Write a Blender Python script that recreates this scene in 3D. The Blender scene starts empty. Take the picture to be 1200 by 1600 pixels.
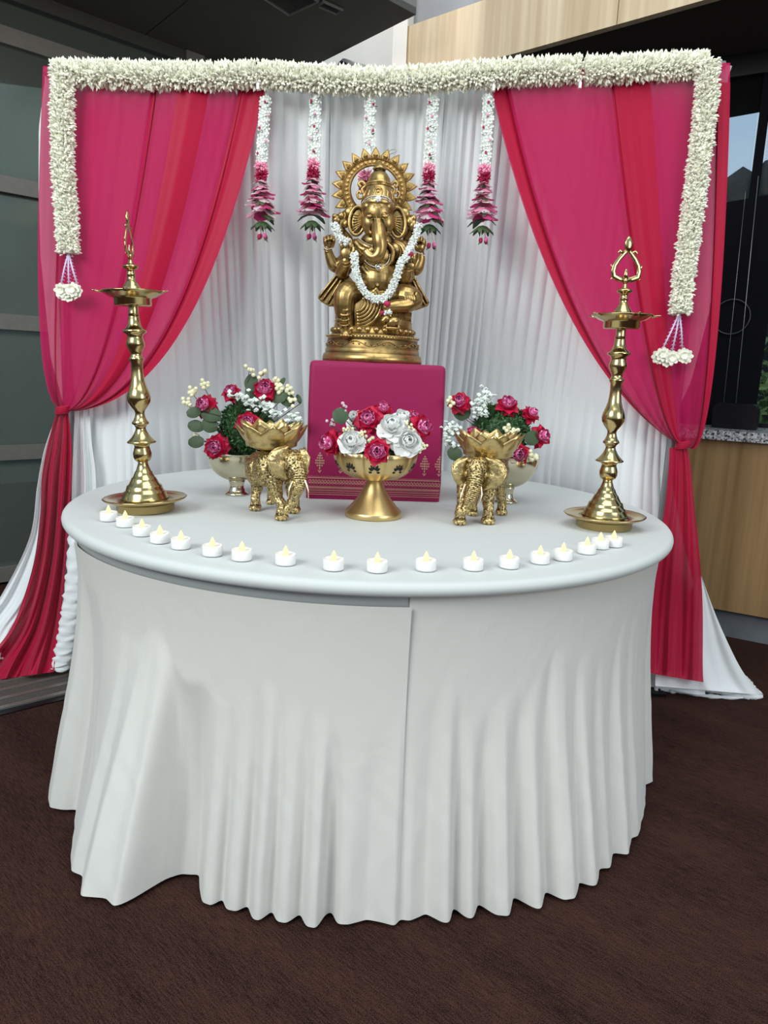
import bpy, math, random
import numpy as np
from mathutils import Vector, Matrix, Quaternion
random.seed(7); rng = np.random.default_rng(7)
C = bpy.context.scene.collection
PI = math.pi
sc = bpy.context.scene

# ------------------------------------------------------------------ camera
FPX = 1150.0
TH, RO, CH, CD, CX = 0.1905, 0.0425, 1.172, 2.295, 0.043
c0 = np.array([CX, -CD, CH])
Fv = np.array([0, math.cos(TH), -math.sin(TH)])
U0 = np.array([0, math.sin(TH), math.cos(TH)]); R0 = np.array([1.0, 0, 0])
Rt = math.cos(RO)*R0 + math.sin(RO)*U0
Upv = -math.sin(RO)*R0 + math.cos(RO)*U0
cd = bpy.data.cameras.new('camera'); cam = bpy.data.objects.new('camera', cd); C.objects.link(cam)
cd.sensor_fit = 'HORIZONTAL'; cd.sensor_width = 36; cd.lens = 36*FPX/1200
cd.clip_start = 0.05; cd.clip_end = 200
M4 = Matrix.Identity(4)
for i in range(3):
    M4[i][0] = Rt[i]; M4[i][1] = Upv[i]; M4[i][2] = -Fv[i]; M4[i][3] = c0[i]
cam.matrix_world = M4
sc.camera = cam

def ray(px, py): return Fv + Rt*(px-600)/FPX - Upv*(py-800)/FPX
def U(px, py, X=None, Y=None, Z=None):
    """point of the room seen at a spot of the 1200x1600 frame, on the given plane"""
    d = ray(px, py)
    t = (X-c0[0])/d[0] if X is not None else (Y-c0[1])/d[1] if Y is not None else (Z-c0[2])/d[2]
    return c0 + t*d
def UP(px, py, p0, n):
    d = ray(px, py); return c0 + d*(np.dot(np.array(p0)-c0, n)/np.dot(d, n))
def S(p): return float((np.array(p)-c0) @ Fv)/FPX      # metres per pixel at a point

# ------------------------------------------------------------------ world, light, exposure
W = bpy.data.worlds.new('world'); sc.world = W; W.use_nodes = True
nt = W.node_tree; nt.nodes.clear()
o = nt.nodes.new('ShaderNodeOutputWorld'); b = nt.nodes.new('ShaderNodeBackground')
tc = nt.nodes.new('ShaderNodeTexCoord'); sp = nt.nodes.new('ShaderNodeSeparateXYZ'); rp = nt.nodes.new('ShaderNodeValToRGB')
nt.links.new(tc.outputs['Generated'], sp.inputs[0]); nt.links.new(sp.outputs['Z'], rp.inputs[0])
e = rp.color_ramp.elements
e[0].position = 0.0; e[0].color = (0.16, 0.16, 0.17, 1)
e[1].position = 1.0; e[1].color = (0.46, 0.60, 0.74, 1)
for p, c in ((0.02, (0.50, 0.56, 0.62, 1)), (0.12, (0.78, 0.92, 1.06, 1)), (0.4, (0.58, 0.85, 1.10, 1))):
    q = e.new(p); q.color = c
nt.links.new(rp.outputs[0], b.inputs[0]); b.inputs[1].default_value = 0.62
nt.links.new(b.outputs[0], o.inputs[0])

def area(name, loc, target, sx, sy, power, col):
    L = bpy.data.lights.new(name, 'AREA'); L.shape = 'RECTANGLE'; L.size = sx; L.size_y = sy; L.energy = power; L.color = col
    ob = bpy.data.objects.new(name, L); C.objects.link(ob); ob.location = loc
    ob.rotation_euler = (Vector(target)-Vector(loc)).to_track_quat('-Z', 'Y').to_euler(); return ob
area('daylight_front_windows', (-2.6, -3.7, 3.3), (0, 0.2, 0.8), 2.4, 1.8, 175, (0.97, 0.985, 0.95))
area('daylight_side_windows', (3.4, -3.4, 2.2), (0, 0.2, 1.0), 2.0, 2.0, 66, (1.0, 0.985, 0.94))
area('daylight_roof_light', (0.7, -1.6, 4.5), (0.2, 0.4, 0.9), 2.8, 2.4, 75, (0.97, 0.99, 0.96))
area('added_wall_fill', (-0.55, 1.25, 3.35), (-0.15, 2.3, 2.9), 0.5, 0.3, 9, (1.0, 0.97, 0.92))  # unseen fill added above the dropped ceiling to brighten the back wall
sc.view_settings.view_transform = 'Standard'; sc.view_settings.look = 'None'
sc.view_settings.gamma = 1; sc.view_settings.use_curve_mapping = False
sc.view_settings.exposure = 0.0

# ------------------------------------------------------------------ materials
def newmat(name):
    m = bpy.data.materials.new(name); m.use_nodes = True
    return m, m.node_tree, m.node_tree.nodes['Principled BSDF']
def setp(bs, **k):
    for a, v in k.items():
        n = {'rough': 'Roughness', 'metal': 'Metallic', 'spec': 'Specular IOR Level', 'sheen': 'Sheen Weight', 'coat': 'Coat Weight',
             'alpha': 'Alpha', 'trans': 'Transmission Weight', 'sss': 'Subsurface Weight', 'estr': 'Emission Strength'}[a]
        bs.inputs[n].default_value = v
def mat(name, col, var=0.08, scale=30, bump=0.0, bscale=200, stretch=None, **k):
    """principled with a noise-driven colour variation and optional bump"""
    m, t, bs = newmat(name); setp(bs, **k)
    tcn = t.nodes.new('ShaderNodeTexCoord'); mp = t.nodes.new('ShaderNodeMapping'); t.links.new(tcn.outputs['Object'], mp.inputs[0])
    if stretch: mp.inputs['Scale'].default_value = stretch
    nz = t.nodes.new('ShaderNodeTexNoise'); nz.inputs['Scale'].default_value = scale; nz.inputs['Detail'].default_value = 4
    t.links.new(mp.outputs[0], nz.inputs[0])
    r = t.nodes.new('ShaderNodeValToRGB'); t.links.new(nz.outputs[0], r.inputs[0])
    r.color_ramp.elements[0].position = .3; r.color_ramp.elements[1].position = .7
    r.color_ramp.elements[0].color = tuple(max(0, c*(1-var)) for c in col)+(1,)
    r.color_ramp.elements[1].color = tuple(min(1, c*(1+var)) for c in col)+(1,)
    t.links.new(r.outputs[0], bs.inputs['Base Color'])
    if bump:
        n2 = t.nodes.new('ShaderNodeTexNoise'); n2.inputs['Scale'].default_value = bscale; n2.inputs['Detail'].default_value = 3
        t.links.new(mp.outputs[0], n2.inputs[0])
        bp = t.nodes.new('ShaderNodeBump'); bp.inputs['Strength'].default_value = bump; bp.inputs['Distance'].default_value = 0.002
        t.links.new(n2.outputs[0], bp.inputs['Height']); t.links.new(bp.outputs[0], bs.inputs['Normal'])
    return m
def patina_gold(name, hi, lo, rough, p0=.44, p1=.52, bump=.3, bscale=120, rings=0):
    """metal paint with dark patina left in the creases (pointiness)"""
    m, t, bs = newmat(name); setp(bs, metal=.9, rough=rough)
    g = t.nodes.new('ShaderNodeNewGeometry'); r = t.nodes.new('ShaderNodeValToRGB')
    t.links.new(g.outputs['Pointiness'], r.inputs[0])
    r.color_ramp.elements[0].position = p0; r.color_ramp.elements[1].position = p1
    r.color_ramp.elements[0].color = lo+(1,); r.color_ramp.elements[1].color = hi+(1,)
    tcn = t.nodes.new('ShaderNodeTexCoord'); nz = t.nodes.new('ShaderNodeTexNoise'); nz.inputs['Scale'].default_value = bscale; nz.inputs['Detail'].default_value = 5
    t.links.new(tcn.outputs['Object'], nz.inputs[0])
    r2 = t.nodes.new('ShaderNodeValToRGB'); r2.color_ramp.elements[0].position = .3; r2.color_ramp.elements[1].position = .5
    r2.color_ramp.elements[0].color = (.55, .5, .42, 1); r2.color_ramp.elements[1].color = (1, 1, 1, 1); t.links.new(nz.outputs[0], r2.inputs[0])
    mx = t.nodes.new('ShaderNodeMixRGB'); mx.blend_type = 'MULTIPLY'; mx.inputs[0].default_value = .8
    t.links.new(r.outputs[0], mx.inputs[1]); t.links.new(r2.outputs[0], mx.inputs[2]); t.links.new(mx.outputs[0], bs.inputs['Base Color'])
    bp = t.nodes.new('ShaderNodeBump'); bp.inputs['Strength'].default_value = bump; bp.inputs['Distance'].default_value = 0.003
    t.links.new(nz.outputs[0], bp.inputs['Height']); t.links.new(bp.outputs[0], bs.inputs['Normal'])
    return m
def cloth(name, col, rough=.8, transl=.25, transp=0.0, wr=.25, col2=None, wscale=9, stretch=(1, 1, 1)):
    """woven cloth: diffuse + translucent + an open (sheer) share, fine crumple relief"""
    m, t, bs = newmat(name); setp(bs, rough=rough, spec=.25, sheen=.15)
    bs.inputs['Base Color'].default_value = col+(1,)
    tcn = t.nodes.new('ShaderNodeTexCoord')
    nz = t.nodes.new('ShaderNodeTexNoise'); nz.inputs['Scale'].default_value = wscale; nz.inputs['Detail'].default_value = 6; nz.inputs['Distortion'].default_value = .5
    mpn = t.nodes.new('ShaderNodeMapping'); mpn.inputs['Scale'].default_value = stretch
    t.links.new(tcn.outputs['Object'], mpn.inputs[0]); t.links.new(mpn.outputs[0], nz.inputs[0])
    bp = t.nodes.new('ShaderNodeBump'); bp.inputs['Strength'].default_value = wr; bp.inputs['Distance'].default_value = .01
    t.links.new(nz.outputs[0], bp.inputs['Height']); t.links.new(bp.outputs[0], bs.inputs['Normal'])
    csock = None
    if col2:
        lw = t.nodes.new('ShaderNodeLayerWeight'); lw.inputs[0].default_value = .45
        mx = t.nodes.new('ShaderNodeMixRGB'); mx.inputs[1].default_value = col+(1,); mx.inputs[2].default_value = col2+(1,)
        t.links.new(lw.outputs['Facing'], mx.inputs[0]); t.links.new(mx.outputs[0], bs.inputs['Base Color']); csock = mx.outputs[0]
    tr = t.nodes.new('ShaderNodeBsdfTranslucent'); tr.inputs[0].default_value = col+(1,)
    t.links.new(bp.outputs[0], tr.inputs['Normal'])
    m1 = t.nodes.new('ShaderNodeMixShader'); m1.inputs[0].default_value = transl
    t.links.new(bs.outputs[0], m1.inputs[1]); t.links.new(tr.outputs[0], m1.inputs[2])
    out = t.nodes['Material Output']; last = m1
    if transp:
        tp = t.nodes.new('ShaderNodeBsdfTransparent'); tp.inputs[0].default_value = (1, .75, .85, 1)
        m2 = t.nodes.new('ShaderNodeMixShader'); m2.inputs[0].default_value = transp
        t.links.new(m1.outputs[0], m2.inputs[1]); t.links.new(tp.outputs[0], m2.inputs[2]); last = m2
    t.links.new(last.outputs[0], out.inputs[0]); return m
def ramp_obj(name, axis, stops, rough=.6, **k):
    """colour that runs along the object's own axis (petals, leaves)"""
    m, t, bs = newmat(name); setp(bs, rough=rough, **k)
    tcn = t.nodes.new('ShaderNodeTexCoord'); s = t.nodes.new('ShaderNodeSeparateXYZ'); t.links.new(tcn.outputs['Generated'], s.inputs[0])
    r = t.nodes.new('ShaderNodeValToRGB'); t.links.new(s.outputs[axis], r.inputs[0])
    r.color_ramp.elements[0].position = stops[0][0]; r.color_ramp.elements[0].color = stops[0][1]+(1,)
    r.color_ramp.elements[1].position = stops[-1][0]; r.color_ramp.elements[1].color = stops[-1][1]+(1,)
    for p, c in stops[1:-1]:
        q = r.color_ramp.elements.new(p); q.color = c+(1,)
    t.links.new(r.outputs[0], bs.inputs['Base Color']); return m
def wood(name, a, bcol, scale, rough=.45):
    m, t, bs = newmat(name); setp(bs, rough=rough, spec=.3)
    tcn = t.nodes.new('ShaderNodeTexCoord')
    def nz(sx, sz, sc_):
        mp = t.nodes.new('ShaderNodeMapping'); mp.inputs['Scale'].default_value = (sx, sx, sz); t.links.new(tcn.outputs['Object'], mp.inputs[0])
        n = t.nodes.new('ShaderNodeTexNoise'); n.inputs['Scale'].default_value = sc_; n.inputs['Detail'].default_value = 5; t.links.new(mp.outputs[0], n.inputs[0]); return n
    n1 = nz(1, .04, scale); n2 = nz(1, .012, 9)
    mx = t.nodes.new('ShaderNodeMath'); mx.operation = 'ADD'; t.links.new(n1.outputs[0], mx.inputs[0]); t.links.new(n2.outputs[0], mx.inputs[1])
    h = t.nodes.new('ShaderNodeMath'); h.operation = 'MULTIPLY'; h.inputs[1].default_value = .5; t.links.new(mx.outputs[0], h.inputs[0])
    r = t.nodes.new('ShaderNodeValToRGB'); t.links.new(h.outputs[0], r.inputs[0]); r.color_ramp.elements[0].position = .36; r.color_ramp.elements[1].position = .64
    r.color_ramp.elements[0].color = a+(1,); r.color_ramp.elements[1].color = bcol+(1,)
    t.links.new(r.outputs[0], bs.inputs['Base Color']); return m

M = {}
M['white_cloth'] = cloth('white_cloth', (.88, .91, .92), transl=.15, wr=.0, wscale=9, stretch=(1, 1, .1))
M['table_cloth'] = cloth('table_cloth', (.66, .65, .61), transl=.04, wr=.28, wscale=15, rough=.7, stretch=(1, 1, .55))
M['table_top_cloth'] = cloth('table_top_cloth', (.575, .605, .59), transl=.0, wr=.0, wscale=11, rough=.62)
M['sheer'] = cloth('sheer_pink', (.60, .006, .115), transl=.35, transp=.18, wr=.10, wscale=10, rough=.65, col2=(.46, .0, .04), stretch=(1, 1, .3))
M['tail'] = cloth('sheer_crimson', (.50, .002, .045), transl=.25, transp=.05, wr=.10, wscale=14, rough=.5)
M['maroon'] = cloth('maroon_cloth', (.27, .006, .068), transl=0, wr=.06, wscale=9, rough=.55)
M['gold_print'] = mat('gold_print', (.62, .36, .24), rough=.5)
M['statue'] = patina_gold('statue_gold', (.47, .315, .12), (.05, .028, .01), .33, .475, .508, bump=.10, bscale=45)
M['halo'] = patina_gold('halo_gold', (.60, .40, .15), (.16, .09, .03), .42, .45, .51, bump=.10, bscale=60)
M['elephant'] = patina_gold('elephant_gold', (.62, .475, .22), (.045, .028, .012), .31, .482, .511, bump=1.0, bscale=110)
M['lotus'] = patina_gold('lotus_gold', (.58, .43, .19), (.20, .12, .05), .30, .44, .5, bump=.3, bscale=60)
M['brass'] = mat('brass', (.56, .43, .20), var=.12, scale=12, bump=.05, bscale=25, metal=1, rough=.19)
M['champagne'] = mat('champagne_metal', (.66, .60, .44), var=.04, scale=5, metal=1, rough=.16)
M['satin_gold'] = mat('satin_gold', (.66, .49, .23), var=.06, scale=14, metal=1, rough=.34)
M['silver'] = mat('silver_beads', (.75, .74, .70), metal=1, rough=.2)
M['dark_hole'] = mat('dark_opening', (.012, .01, .008), rough=.9)
M['bud'] = mat('cream_buds', (.88, .88, .75), var=.10, scale=40, rough=.7, sss=.0)
M['bud_white'] = mat('white_buds', (.84, .88, .84), var=.06, scale=40, rough=.7)
M['lilac'] = mat('lilac_strand', (.72, .62, .86), rough=.6)
M['pearl'] = mat('pearl_bead', (.82, .80, .76), rough=.3)
M['pink_fl'] = mat('pink_carnation', (.90, .36, .52), var=.12, scale=60, rough=.7)
M['crim_fl'] = mat('crimson_carnation', (.40, .008, .07), var=.3, scale=60, rough=.7)
M['petal_pw'] = ramp_obj('pink_white_petal', 'X', [(.0, (.80, .74, .74)), (.45, (.85, .62, .70)), (.75, (.72, .12, .32)), (1, (.55, .03, .18))])
M['leaf'] = mat('green_leaf', (.045, .10, .035), var=.3, scale=20, rough=.5)
M['euc'] = mat('eucalyptus_leaf', (.038, .072, .026), var=.2, scale=30, rough=.55)
M['box_leaf'] = mat('boxwood_leaf', (.045, .13, .04), var=.4, scale=60, rough=.55)
M['stem'] = mat('brown_stem', (.06, .045, .03), rough=.7)
M['berry'] = mat('cream_berry', (.80, .78, .52), var=.08, rough=.4)
M['breath'] = mat('white_blossom', (.78, .86, .80), var=.08, rough=.6)
M['rose_out'] = ramp_obj('rose_outer_petal', 'Z', [(0, (.62, .06, .20)), (.35, (.62, .01, .07)), (1, (.48, .0, .035))], rough=.55)
M['rose_in'] = ramp_obj('rose_inner_petal', 'Z', [(0, (.80, .40, .60)), (.5, (.78, .22, .46)), (.85, (.70, .04, .24)), (1, (.88, .60, .74))], rough=.55)
M['rose_heart'] = mat('rose_heart', (.76, .16, .42), var=.3, scale=90, rough=.6)
M['white_rose'] = mat('white_rose_petal', (.88, .89, .87), var=.03, rough=.65)
M['wax'] = mat('tealight_shell', (.86, .84, .82), var=.02, rough=.35)
M['pinkwax'] = mat('pale_pink_wax', (.88, .74, .76), var=.02, rough=.4)
m, t, bs = newmat('flame_bulb'); bs.inputs['Base Color'].default_value = (1, .85, .35, 1); bs.inputs['Emission Color'].default_value = (1, .70, .20, 1); setp(bs, estr=.8, rough=.4); M['flame'] = m
M['frame'] = mat('dark_grey_frame', (.085, .083, .08), var=.05, rough=.4, metal=.3)
M['frame_light'] = mat('grey_frame', (.22, .21, .19), var=.05, rough=.45, metal=.2)
M['black'] = mat('black_plastic', (.006, .006, .008), rough=.35, spec=.2)
M['blackcloth'] = mat('black_fabric', (.006, .006, .008), rough=.9, spec=.05)
M['ceiling'] = mat('dark_ceiling', (.085, .080, .072), var=.04, scale=3, rough=.7)
M['ceiling_face'] = mat('grey_ceiling_face', (.20, .20, .20), var=.03, scale=3, rough=.7)
M['upper'] = mat('upper_ceiling_paint', (.30, .31, .33), var=.03, scale=3, rough=.8)
M['wallwhite'] = mat('painted_wall', (.84, .81, .76), var=.04, scale=2, rough=.8)
M['wood_hi'] = wood('pale_veneer', (.56, .42, .27), (.76, .62, .43), 30)
M['wood_lo'] = wood('oak_veneer', (.20, .115, .045), (.34, .21, .095), 30)
M['concrete'] = mat('concrete', (.13, .14, .155), var=.15, scale=9, rough=.7)
M['alu'] = mat('aluminium', (.45, .43, .40), metal=.8, rough=.4)
M['matfibre'] = mat('mat_carpet', (.075, .066, .055), var=.35, scale=300, rough=1, bump=.5, bscale=500)
M['pole'] = mat('grey_pole', (.35, .35, .36), metal=.7, rough=.4)
# granite
m, t, bs = newmat('granite'); setp(bs, rough=.25)
tcn = t.nodes.new('ShaderNodeTexCoord'); vz = t.nodes.new('ShaderNodeTexVoronoi'); vz.inputs['Scale'].default_value = 130; t.links.new(tcn.outputs['Object'], vz.inputs[0])
r = t.nodes.new('ShaderNodeValToRGB'); r.color_ramp.interpolation = 'CONSTANT'; t.links.new(vz.outputs['Color'], r.inputs[0])
for i, (p, c) in enumerate(((0, (.05, .05, .055)), (.3, (.30, .30, .31)), (.55, (.52, .53, .54)), (.8, (.12, .12, .13)))):
    q = r.color_ramp.elements[i] if i < 2 else r.color_ramp.elements.new(p)
    q.position = p; q.color = c+(1,)
t.links.new(r.outputs[0], bs.inputs['Base Color']); M['granite'] = m
# dark reflective pane
m, t, bs = newmat('tinted_glass_pane'); setp(bs, rough=.06, spec=.9); bs.inputs['Base Color'].default_value = (.20, .22, .20, 1)
tp = t.nodes.new('ShaderNodeBsdfTransparent'); tp.inputs[0].default_value = (.6, .68, .64, 1); mx = t.nodes.new('ShaderNodeMixShader'); mx.inputs[0].default_value = .6
t.links.new(bs.outputs[0], mx.inputs[1]); t.links.new(tp.outputs[0], mx.inputs[2]); t.links.new(mx.outputs[0], t.nodes['Material Output'].inputs[0]); M['pane'] = m
m, t, bs = newmat('clear_glass_pane'); setp(bs, rough=.03, spec=.2); bs.inputs['Base Color'].default_value = (.03, .03, .03, 1)
tp = t.nodes.new('ShaderNodeBsdfTransparent'); tp.inputs[0].default_value = (.93, .97, 1, 1); mx = t.nodes.new('ShaderNodeMixShader'); mx.inputs[0].default_value = .95
t.links.new(bs.outputs[0], mx.inputs[1]); t.links.new(tp.outputs[0], mx.inputs[2]); t.links.new(mx.outputs[0], t.nodes['Material Output'].inputs[0]); M['clear'] = m
# carpet: brown loop pile with fine stripes along one direction
m, t, bs = newmat('brown_carpet'); setp(bs, rough=1, spec=.1)
tcn = t.nodes.new('ShaderNodeTexCoord')
mp = t.nodes.new('ShaderNodeMapping'); mp.inputs['Rotation'].default_value = (0, 0, math.radians(43)); t.links.new(tcn.outputs['Object'], mp.inputs[0])
mpb = t.nodes.new('ShaderNodeMapping'); mpb.inputs['Scale'].default_value = (26, 300, 1); t.links.new(mp.outputs[0], mpb.inputs[0])
nz = t.nodes.new('ShaderNodeTexNoise'); nz.inputs['Scale'].default_value = 1; nz.inputs['Detail'].default_value = 6; nz.inputs['Roughness'].default_value = .75; t.links.new(mpb.outputs[0], nz.inputs[0])
mpc = t.nodes.new('ShaderNodeMapping'); mpc.inputs['Scale'].default_value = (2.2, 9, 1); t.links.new(mp.outputs[0], mpc.inputs[0])
n2 = t.nodes.new('ShaderNodeTexNoise'); n2.inputs['Scale'].default_value = 1; n2.inputs['Detail'].default_value = 3; t.links.new(mpc.outputs[0], n2.inputs[0])
n3 = t.nodes.new('ShaderNodeTexNoise'); n3.inputs['Scale'].default_value = 420; t.links.new(tcn.outputs['Object'], n3.inputs[0])
a1 = t.nodes.new('ShaderNodeMath'); a1.operation = 'ADD'; t.links.new(nz.outputs[0], a1.inputs[0]); t.links.new(n3.outputs[0], a1.inputs[1])
a2 = t.nodes.new('ShaderNodeMath'); a2.operation = 'MULTIPLY_ADD'; t.links.new(n2.outputs[0], a2.inputs[0]); a2.inputs[1].default_value = .32; t.links.new(a1.outputs[0], a2.inputs[2])
r = t.nodes.new('ShaderNodeValToRGB'); t.links.new(a2.outputs[0], r.inputs[0])
mr = t.nodes.new('ShaderNodeMath'); mr.operation = 'MULTIPLY'; mr.inputs[1].default_value = .5; t.links.new(a2.outputs[0], mr.inputs[0]); t.links.new(mr.outputs[0], r.inputs[0])
r.color_ramp.elements[0].position = .49; r.color_ramp.elements[0].color = (.010, .0042, .0038, 1)
r.color_ramp.elements[1].position = .68; r.color_ramp.elements[1].color = (.074, .033, .025, 1)
t.links.new(r.outputs[0], bs.inputs['Base Color'])
bp = t.nodes.new('ShaderNodeBump'); bp.inputs['Strength'].default_value = .5; bp.inputs['Distance'].default_value = .003; t.links.new(a1.outputs[0], bp.inputs['Height']); t.links.new(bp.outputs[0], bs.inputs['Normal'])
M['carpet'] = m

# ------------------------------------------------------------------ mesh building
class MB:
    def __init__(s): s.v = []; s.f = []
    def add(s, v, f):
        n = len(s.v); s.v.extend([tuple(map(float, p)) for p in v]); s.f.extend([tuple(i+n for i in q) for q in f]); return s
    def grid(s, P, closed_u=False, closed_v=False):
        P = np.asarray(P); nu, nv = P.shape[:2]; f = []
        for i in range(nu if closed_u else nu-1):
            for j in range(nv if closed_v else nv-1):
                a, b_ = i, (i+1) % nu; c, d = j, (j+1) % nv
                f.append((a*nv+c, b_*nv+c, b_*nv+d, a*nv+d))
        return s.add(P.reshape(-1, 3), f)
    def tube(s, pts, rad, n=8, cap=True, flat=1.0, flatdir=None):
        pts = [np.array(p, float) for p in pts]; k = len(pts)
        if not hasattr(rad, '__len__'): rad = [rad]*k
        rings = []; prev = None
        for i in range(k):
            d = pts[min(i+1, k-1)]-pts[max(i-1, 0)]; d = d/(np.linalg.norm(d)+1e-12)
            if flatdir is not None: a = np.array(flatdir, float)
            elif prev is None: a = np.array([0, 0, 1.]) if abs(d[2]) < .9 else np.array([1., 0, 0])
            else: a = prev
            a = a-d*np.dot(a, d); a /= np.linalg.norm(a)+1e-12; prev = a; b_ = np.cross(d, a)
            rings.append([pts[i]+rad[i]*(a*flat*math.cos(2*PI*j/n)+b_*math.sin(2*PI*j/n)) for j in range(n)])
        v = [p for r_ in rings for p in r_]; f = []
        for i in range(k-1):
            for j in range(n): f.append((i*n+j, i*n+(j+1) % n, (i+1)*n+(j+1) % n, (i+1)*n+j))
        if cap: f.append(tuple(range(n))[::-1]); f.append(tuple((k-1)*n+j for j in range(n)))
        return s.add(v, f)
    def ell(s, c, r, nu=14, nv=9, R=None, cut=None):
        c = np.array(c, float); R = np.eye(3) if R is None else R
        if not hasattr(r, '__len__'): r = (r, r, r)
        v = []; f = []
        for i in range(1, nv):
            ph = PI*i/nv
            for j in range(nu):
                a = 2*PI*j/nu; v.append(c+R@np.array([r[0]*math.sin(ph)*math.cos(a), r[1]*math.sin(ph)*math.sin(a), r[2]*math.cos(ph)]))
        v.append(c+R@np.array([0, 0, r[2]])); v.append(c+R@np.array([0, 0, -r[2]])); T = len(v)-2; B = len(v)-1
        for i in range(nv-2):
            for j in range(nu): f.append((i*nu+j, (i+1)*nu+j, (i+1)*nu+(j+1) % nu, i*nu+(j+1) % nu))
        for j in range(nu):
            f.append((T, j, (j+1) % nu)); f.append((B, (nv-2)*nu+(j+1) % nu, (nv-2)*nu+j))
        return s.add(v, f)
    def lathe(s, prof, n=32, c=(0, 0, 0), mod=None):
        c = np.array(c, float); v = []; f = []; k = len(prof)
        for r_, z in prof:
            for j in range(n):
                a = 2*PI*j/n; rr = r_*(mod(a, z) if mod else 1)
                v.append(c+np.array([rr*math.cos(a), rr*math.sin(a), z]))
        for i in range(k-1):
            for j in range(n): f.append((i*n+j, i*n+(j+1) % n, (i+1)*n+(j+1) % n, (i+1)*n+j))
        if prof[0][0] > 1e-6: f.append(tuple(range(n))[::-1])
        if prof[-1][0] > 1e-6: f.append(tuple((k-1)*n+j for j in range(n)))
        return s.add(v, f)
    def box(s, lo, hi, R=None, o_=(0, 0, 0)):
        lo = np.array(lo, float); hi = np.array(hi, float); v = []
        for x in (lo[0], hi[0]):
            for y in (lo[1], hi[1]):
                for z in (lo[2], hi[2]): v.append((x, y, z))
        if R is not None: v = [np.array(o_)+R@np.array(p) for p in v]
        return s.add(v, [(0, 1, 3, 2), (4, 6, 7, 5), (0, 4, 5, 1), (2, 3, 7, 6), (0, 2, 6, 4), (1, 5, 7, 3)])
    def torus(s, c, R_, r_, n=40, k=8, ax=(1, 0, 0), ay=(0, 0, 1), sx=1, sy=1, a0=0, a1=2*PI):
        c = np.array(c, float); ax = np.array(ax, float); ay = np.array(ay, float)
        full = abs(a1-a0-2*PI) < 1e-6
        pts = [c+ax*R_*sx*math.cos(a0+(a1-a0)*i/(n if full else n-1))+ay*R_*sy*math.sin(a0+(a1-a0)*i/(n if full else n-1)) for i in range(n)]
        if full: pts.append(pts[0]); pts.append(pts[1])
        return s.tube(pts, r_, k)
    def prism(s, poly, y0, y1):
        """polygon of (x, z) extruded in y"""
        n = len(poly); v = [(p[0], y0, p[1]) for p in poly]+[(p[0], y1, p[1]) for p in poly]
        f = [tuple(range(n)), tuple(range(2*n-1, n-1, -1))]+[(i, i+n, (i+1) % n+n, (i+1) % n) for i in range(n)]
        return s.add(v, f)
    def mesh(s, name, origin=(0, 0, 0), smooth=True):
        me = bpy.data.meshes.new(name); ox, oy, oz = map(float, origin)
        me.from_pydata([(a-ox, b_-oy, c-oz) for a, b_, c in s.v], [], s.f); me.update()
        if smooth: me.polygons.foreach_set('use_smooth', [True]*len(me.polygons))
        return me
    def build(s, name, material, parent=None, smooth=True, loc=None):
        """world-space geometry; the object's own origin sits at its parent's (or at loc)"""
        org = (0, 0, 0)
        if loc is not None: org = loc
        elif parent is not None: org = origin_of(parent)
        me = s.mesh(name, org, smooth); me.materials.append(material)
        ob = bpy.data.objects.new(name, me); C.objects.link(ob)
        if parent is not None:
            ob.parent = parent; po = origin_of(parent); ob.location = Vector(org)-Vector(po)
        else: ob.location = org
        ob['_o'] = [float(x) for x in org]
        return ob
def origin_of(ob): return tuple(ob['_o']) if '_o' in ob else tuple(ob.location)
def empty(name, loc, label, cat, group=None):
    ob = bpy.data.objects.new(name, None); C.objects.link(ob); ob.location = Vector([float(x) for x in loc]); ob.empty_display_size = .05
    ob['_o'] = [float(x) for x in loc]; tag(ob, label, cat, group); return ob
def tag(ob, label, cat, group=None, kind=None):
    if label: ob['label'] = label
    if cat: ob['category'] = cat
    if group: ob['group'] = group
    if kind: ob['kind'] = kind
    return ob
def struct(ob, label=None):
    ob['kind'] = 'structure'
    if label: ob['label'] = label
    return ob
def inst(me, name, mw, parent=None, material=None):
    """object sharing mesh data, placed by a matrix in the parent's space"""
    ob = bpy.data.objects.new(name, me); C.objects.link(ob)
    if parent is not None: ob.parent = parent
    ob.matrix_local = mw; return ob
def basis(d, up=(0, 0, 1)):
    """3x3 with Z along d"""
    z = Vector([float(x) for x in d]).normalized(); u_ = Vector(up)
    if abs(z.dot(u_)) > .97: u_ = Vector((0, 1, 0))
    x = u_.cross(z).normalized(); y = z.cross(x)
    return Matrix((x, y, z)).transposed()
def sculpt(mb, name, material, parent, voxel, smooth=3, disp=None):
    """fuses overlapping forms into one continuous skin"""
    org = origin_of(parent); me = mb.mesh(name, org); ob = bpy.data.objects.new(name, me); C.objects.link(ob)
    r_ = ob.modifiers.new('r', 'REMESH'); r_.mode = 'VOXEL'; r_.voxel_size = voxel
    s_ = ob.modifiers.new('s', 'SMOOTH'); s_.iterations = smooth; s_.factor = .5
    if disp:
        tx = bpy.data.textures.new(name+'_relief', 'CLOUDS'); tx.noise_scale = disp[0]; tx.noise_depth = 2
        d_ = ob.modifiers.new('d', 'DISPLACE'); d_.texture = tx; d_.strength = disp[1]; d_.mid_level = .5
    dg = bpy.context.evaluated_depsgraph_get(); dg.update()
    new = bpy.data.meshes.new_from_object(ob.evaluated_get(dg), depsgraph=dg)
    ob.modifiers.clear(); ob.data = new; new.name = name; new.materials.clear(); new.materials.append(material)
    new.polygons.foreach_set('use_smooth', [True]*len(new.polygons))
    ob.parent = parent; ob['_o'] = list(map(float, org)); return ob
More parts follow.
